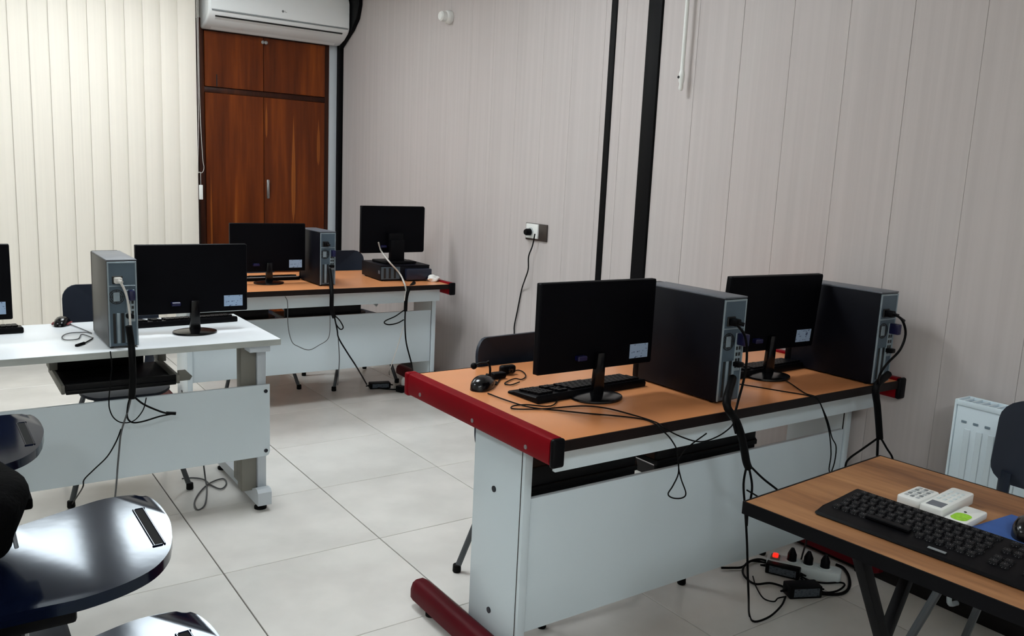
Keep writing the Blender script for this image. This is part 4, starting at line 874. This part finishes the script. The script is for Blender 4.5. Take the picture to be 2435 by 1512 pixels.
# ================================================================ CABLES
CABLES = {
  'o_t1_bundle': [(2.03,1.685,0.86),(1.911,1.6,0.813),(1.96,1.6,0.755),(1.997,1.6,0.691),(2.024,1.6,0.62),(2.039,1.6,0.594)],
  'o_t1_power': [(2.02,1.65,1.01),(1.972,1.64,1.039),(2.015,1.64,1),(2.032,1.64,0.934),(2.027,1.64,0.862),(2.01,1.64,0.797),(1.95,1.6,0.756),(1.965,1.6,0.715)],
  'o_t1_down': [(2.03,1.6,0.605),(2.023,1.6,0.545),(2.042,1.6,0.459),(2.067,1.6,0.343),(2.085,1.6,0.239),(2.102,1.6,0.148),(2.231,1.688,0.008),(2.212,1.649,0.008),(2.283,1.645,0.008),(2.382,1.673,0.008),(2.451,1.708,0.008)],
  'o_t1_loop': [(2.039,1.6,0.6),(2.063,1.6,0.538),(2.065,1.6,0.496),(2.056,1.6,0.45),(2.058,1.6,0.401)],
  'o_t1_right': [(2.047,1.6,0.598),(2.116,1.6,0.545),(2.196,1.6,0.492),(2.292,1.6,0.424),(2.377,1.6,0.318),(2.736,1.855,0.02)],
  'o_t1_thin': [(2.042,1.6,0.521),(2.104,1.6,0.486),(2.183,1.6,0.439),(2.427,1.7,0.269)],
  'o_mouse': [(1.402,2.107,0.779),(1.408,2.023,0.779),(1.429,1.922,0.779),(1.487,1.855,0.779),(1.546,1.792,0.779),(1.608,1.734,0.779),(1.652,1.676,0.779),(1.649,1.619,0.779),(1.647,1.6,0.772),(1.683,1.6,0.743),(1.714,1.6,0.706),(1.724,1.6,0.674),(1.731,1.6,0.629),(1.713,1.6,0.595),(1.696,1.6,0.573),(1.717,1.6,0.557),(1.755,1.6,0.55),(1.769,1.6,0.562),(1.745,1.6,0.608),(1.73,1.6,0.648),(1.734,1.6,0.679),(1.768,1.6,0.705),(1.835,1.6,0.733)],
  'o_kb': [(1.577,1.971,0.779),(1.494,1.905,0.779),(1.434,1.949,0.779),(1.391,1.954,0.779),(1.376,1.927,0.779),(1.452,1.891,0.779),(1.575,1.867,0.779),(1.63,1.816,0.779),(1.654,1.731,0.779),(1.664,1.638,0.779),(1.66,1.6,0.773),(1.73,1.6,0.738),(1.811,1.6,0.711),(1.882,1.6,0.716),(1.934,1.6,0.735),(1.956,1.6,0.755)],
  'o_mon2': [(2.476,1.831,0.779),(2.428,1.754,0.779),(2.368,1.659,0.779),(2.361,1.61,0.779),(2.374,1.6,0.754),(2.421,1.6,0.694),(2.456,1.6,0.631),(2.486,1.6,0.594),(2.487,1.6,0.537),(2.467,1.6,0.488)],
  'o_kb2': [(2.252,1.853,0.779),(2.283,1.789,0.779),(2.317,1.712,0.779),(2.351,1.637,0.779),(2.355,1.6,0.774),(2.399,1.6,0.718),(2.439,1.6,0.648),(2.462,1.6,0.571),(2.463,1.6,0.511),(2.509,1.6,0.491),(2.554,1.6,0.511)],
  'o_t2_bundle': [(2.75,1.6,0.82),(2.657,1.585,0.787),(2.679,1.585,0.717),(2.703,1.585,0.645),(2.719,1.585,0.594)],
  'o_t2_power': [(2.755,1.57,1.015),(2.616,1.53,1.055),(2.674,1.53,1.027),(2.703,1.53,0.978),(2.681,1.53,0.926),(2.619,1.53,0.888),(2.584,1.53,0.858),(2.658,1.58,0.803),(2.679,1.58,0.725)],
  'o_t2_a': [(2.713,1.585,0.598),(2.618,1.585,0.569),(2.544,1.585,0.545),(2.53,1.585,0.517),(2.536,1.585,0.458),(2.641,1.65,0.307)],
  'o_t2_b': [(2.724,1.585,0.596),(2.77,1.585,0.551),(2.816,1.585,0.507),(2.819,1.585,0.472),(2.849,1.62,0.342)],
  'o_t2_c': [(2.706,1.585,0.606),(2.716,1.585,0.536),(2.727,1.585,0.456),(2.779,1.62,0.29)],
  'o_cable_pile': [(1.484,2.184,0.779),(1.567,2.27,0.779),(1.628,2.309,0.779),(1.669,2.325,0.779),(1.669,2.291,0.779),(1.64,2.238,0.779),(1.603,2.21,0.779),(1.59,2.228,0.779),(1.554,2.213,0.779),(1.519,2.186,0.779),(1.528,2.164,0.779),(1.576,2.184,0.779)],
  'w_bundle': [(0.594,3.3,0.836),(0.601,3.3,0.772),(0.6,3.285,0.719),(0.6,3.285,0.639),(0.594,3.285,0.563)],
  'w_down': [(0.592,3.285,0.568),(0.578,3.285,0.513),(0.562,3.285,0.466),(0.552,3.285,0.427),(0.547,3.285,0.387),(0.538,3.285,0.306),(0.53,3.285,0.225),(0.559,3.564,0.006)],
  'w_branch': [(0.554,3.285,0.451),(0.536,3.285,0.405),(0.504,3.285,0.352),(0.46,3.285,0.311),(0.424,3.285,0.276),(0.417,3.285,0.245),(0.434,3.757,0.006)],
  'w_loop_end': [(0.601,3.285,0.571),(0.633,3.285,0.538),(0.677,3.285,0.51),(0.714,3.285,0.492),(0.749,3.285,0.486)],
  'w_loop_back': [(0.737,3.285,0.486),(0.691,3.285,0.482),(0.631,3.285,0.47),(0.594,3.285,0.471),(0.577,3.285,0.493),(0.58,3.285,0.537),(0.588,3.285,0.568)],
  'w_loop_thin': [(0.517,3.285,0.576),(0.517,3.285,0.536),(0.53,3.285,0.498),(0.558,3.285,0.475),(0.599,3.285,0.477),(0.632,3.285,0.514),(0.645,3.285,0.561)],
  'w_tail': [(0.527,3.285,0.749),(0.53,3.285,0.694),(0.523,3.285,0.631),(0.517,3.285,0.576)],
  'w_tower_grey': [(0.569,3.315,1.002),(0.581,3.315,0.983),(0.594,3.315,0.943),(0.601,3.315,0.888),(0.603,3.315,0.825)],
  'w_mouse_cable': [(0.475,3.879,0.748),(0.497,3.789,0.748),(0.522,3.663,0.748),(0.506,3.689,0.748),(0.446,3.693,0.748),(0.413,3.632,0.748),(0.415,3.56,0.748),(0.458,3.561,0.748),(0.485,3.65,0.748),(0.513,3.565,0.748)],
  'w_short': [(0.436,3.433,0.748),(0.467,3.47,0.748),(0.508,3.55,0.748)],
  'w_floor': [(0.97,3.75,0.095),(0.976,3.75,0.034),(0.96,3.665,0.006),(0.908,3.502,0.006),(0.868,3.461,0.006),(0.876,3.545,0.006),(0.927,3.654,0.006),(0.996,3.744,0.006),(1.061,3.771,0.006),(1.056,3.701,0.006),(1.017,3.651,0.006),(0.991,3.724,0.006),(0.983,3.799,0.006),(0.947,3.842,0.006),(0.899,3.856,0.006)],
  'b_bundle': [(1.917,4.6,0.859),(1.911,4.56,0.795),(1.898,4.515,0.723),(1.899,4.515,0.638),(1.915,4.515,0.587)],
  'b_down': [(1.915,4.515,0.595),(1.934,4.515,0.512),(1.945,4.515,0.461),(2.005,4.515,0.363),(2.059,4.515,0.281),(2.369,5.028,0.02)],
  'b_loop': [(1.918,4.515,0.599),(1.949,4.515,0.568),(1.971,4.515,0.527),(1.955,4.515,0.515),(1.929,4.515,0.544),(1.913,4.515,0.595)],
  'b_thin': [(1.623,4.515,0.724),(1.637,4.515,0.687),(1.64,4.515,0.556),(1.662,4.515,0.465),(1.701,4.515,0.433),(1.764,4.515,0.408),(1.827,4.515,0.433),(1.873,4.515,0.459),(1.888,4.515,0.502),(1.889,4.515,0.601)],
  'b_vert': [(1.94,4.515,0.474),(1.949,4.515,0.347),(1.945,4.515,0.246),(1.977,4.6,0.159)],
  'b_grey': [(2.373,4.9,0.985),(2.392,4.9,0.931),(2.361,4.72,0.881),(2.436,4.72,0.805),(2.362,4.515,0.775),(2.375,4.515,0.729),(2.368,4.515,0.664)],
  'b_bundle2': [(2.466,4.58,0.763),(2.395,4.515,0.733),(2.379,4.515,0.677),(2.376,4.515,0.599)],
  'b_down2': [(2.375,4.515,0.612),(2.375,4.515,0.521),(2.387,4.515,0.402),(2.425,4.515,0.274),(2.496,4.62,0.182)],
  'b_loop2': [(2.364,4.515,0.605),(2.308,4.515,0.572),(2.247,4.515,0.55),(2.236,4.515,0.535),(2.267,4.515,0.523),(2.323,4.515,0.529),(2.366,4.515,0.547)],
  'b_white': [(2.367,4.515,0.508),(2.327,4.515,0.38),(2.287,4.515,0.265),(2.659,5.273,0.006),(2.526,4.918,0.006)],
  'b_floor': [(2.411,4.962,0.008),(2.469,4.899,0.008),(2.533,4.87,0.008),(2.648,4.94,0.008)],
  'socket': [(2.865,3.889,1.121),(2.865,3.907,1.05),(2.865,3.939,0.986),(2.865,3.937,0.912),(2.865,3.965,0.847),(2.9,4.043,0.773),(2.9,4.076,0.64),(2.9,4.1,0.546),(2.9,4.099,0.481),(2.885,4.11,0.323),(2.885,4.088,0.169),(2.885,4.098,0.06),(2.84,4,0.006)],
  'f_psu1_out': [(2.564,1.672,0.008),(2.611,1.635,0.008),(2.661,1.617,0.008),(2.725,1.635,0.008),(2.799,1.687,0.008),(2.844,1.741,0.008),(2.845,1.773,0.008)],
  'f_loop1': [(2.621,1.769,0.008),(2.599,1.706,0.008),(2.604,1.657,0.008),(2.654,1.639,0.008),(2.717,1.65,0.008),(2.727,1.671,0.008),(2.667,1.701,0.008),(2.635,1.742,0.008),(2.636,1.78,0.008)],
  'f_psu2': [(2.622,1.898,0.008),(2.59,1.949,0.008),(2.554,1.961,0.008),(2.489,1.933,0.008),(2.444,1.888,0.008),(2.43,1.828,0.008),(2.484,1.805,0.008),(2.503,1.772,0.008),(2.506,1.741,0.008)],
  'f_thin': [(2.472,1.872,0.008),(2.416,1.811,0.008),(2.37,1.741,0.008),(2.383,1.706,0.008),(2.417,1.714,0.008),(2.451,1.708,0.008)],
  'f_left': [(2.628,1.903,0.008),(2.617,1.951,0.008),(2.568,1.962,0.008),(2.498,1.944,0.008),(2.456,1.96,0.008),(2.42,1.98,0.008)],
}

CB, CG, CW = 'cable_black', 'cable_grey', 'cable_white'
CSPEC = {
 'o_t1_bundle': ('cable_bundle', 'thick black cable bundle hanging behind the middle tower of the near desk', 0.0125, CB),
 'o_t1_power': ('power_cable', 'black power cable from the top plug of the middle tower', 0.0038, CB),
 'o_t1_down': ('power_cable', 'black cable dropping from the near desk to the adapter on the floor', 0.0036, CB),
 'o_t1_loop': ('power_cable', 'short black cable loop below the thick bundle of the near desk', 0.0036, CB),
 'o_t1_right': ('power_cable', 'black cable slanting right below the thick bundle of the near desk', 0.0036, CB),
 'o_t1_thin': ('power_cable', 'thin black cable crossing behind the corner of the brown table', 0.0026, CB),
 'o_mouse': ('mouse_cable', 'thin black mouse cable ending in a hanging teardrop loop', 0.0021, CB),
 'o_kb': ('keyboard_cable', 'thin black keyboard cable looping in front of the left monitor stand', 0.0021, CB),
 'o_mon2': ('monitor_cable', 'thin black cable from the right monitor stand over the desk edge', 0.0021, CB),
 'o_kb2': ('keyboard_cable', 'thin black cable running from the middle tower over the desk edge', 0.0021, CB),
 'o_t2_bundle': ('cable_bundle', 'thick black cable bundle hanging behind the right tower of the near desk', 0.0125, CB),
 'o_t2_power': ('power_cable', 'black power cable arching out of the right tower', 0.0042, CB),
 'o_t2_a': ('power_cable', 'black cable curving left from the right bundle of the near desk', 0.0036, CB),
 'o_t2_b': ('power_cable', 'black cable curving right from the right bundle of the near desk', 0.0036, CB),
 'o_t2_c': ('power_cable', 'black cable hanging straight below the right bundle of the near desk', 0.0046, CB),
 'o_cable_pile': ('webcam_cable', 'thin black lead coiled beside the small webcam', 0.0021, CB),
 'w_bundle': ('cable_bundle', 'thick black cable bundle hanging behind the tower of the white desk', 0.0125, CB),
 'w_down': ('power_cable', 'grey cable dropping down the white desk panel behind the tablet', 0.0034, CG),
 'w_branch': ('network_cable', 'thin black cable wandering down left across the white desk panel', 0.0026, CB),
 'w_loop_end': ('power_cable', 'black cable end sticking out right in front of the white desk panel', 0.0036, CB),
 'w_loop_back': ('power_cable', 'black cable doubling back in a loop on the white desk panel', 0.0032, CB),
 'w_loop_thin': ('mouse_cable', 'thin dark cable in a wide loop at the top of the white desk panel', 0.0022, CB),
 'w_tail': ('mouse_cable', 'thin black cable over the front edge below the grey tower', 0.0022, CB),
 'w_tower_grey': ('power_cable', 'pale grey power cable on the back of the white desk tower', 0.0042, CW),
 'w_mouse_cable': ('mouse_cable', 'thin grey mouse cable coiled on the white desk', 0.0019, CG),
 'w_short': ('audio_cable', 'short black cable end lying beside the grey tower', 0.0026, CB),
 'w_floor': ('network_cable', 'dark cable looped on the floor under the white desk', 0.0034, CG),
 'b_bundle': ('cable_bundle', 'thick black cable bundle hanging behind the tower of the back desk', 0.0125, CB),
 'b_down': ('power_cable', 'black cable slanting down to the adapter below the back desk', 0.0045, CB),
 'b_loop': ('power_cable', 'small black cable loop on the back desk panel', 0.0036, CB),
 'b_thin': ('mouse_cable', 'thin grey cable hanging in a wide arc before the back desk panel', 0.0022, CG),
 'b_vert': ('network_cable', 'grey cable hanging straight down before the back desk panel', 0.003, CG),
 'b_grey': ('monitor_cable', 'pale grey cable from the raised monitor over the desk edge', 0.0052, CW),
 'b_bundle2': ('cable_bundle', 'thick black cable bundle at the right end of the back desk', 0.0115, CB),
 'b_down2': ('power_cable', 'black cable dropping at the right end of the back desk panel', 0.0048, CB),
 'b_loop2': ('power_cable', 'black cable sticking out left in a loop on the back desk panel', 0.0038, CB),
 'b_white': ('network_cable', 'whitish cable slanting down the right of the back desk panel', 0.003, CW),
 'b_floor': ('power_cable', 'black cable on the floor right of the adapter below the back desk', 0.0045, CB),
 'socket': ('power_cable', 'black cable hanging from the wall socket', 0.0038, CB),
 'f_psu1_out': ('power_cable', 'thick black cable curling right from the labelled floor adapter', 0.0055, CB),
 'f_loop1': ('power_cable', 'black cable loop on the floor in front of the power strip', 0.0036, CB),
 'f_psu2': ('power_cable', 'black cable curling left between the two floor adapters', 0.0042, CB),
 'f_thin': ('power_cable', 'thin black cable on the floor left of the labelled adapter', 0.0026, CB),
 'f_left': ('power_cable', 'black cable running off left from under the power strip', 0.0046, CB),
}
for k, (nm, lab, rad, mt) in CSPEC.items():
    bm = NB(); tube(bm, CABLES[k], rad, 8, sub=5)
    if k in ('w_loop_end', 'w_short'): tube(bm, CABLES[k][-2:] if k == 'w_loop_end' else CABLES[k][:2], 0.0065, 8, smooth=False)
    o = obj(nm, bm, mt, smooth=60); tag(o, lab, 'cable', 'cables')
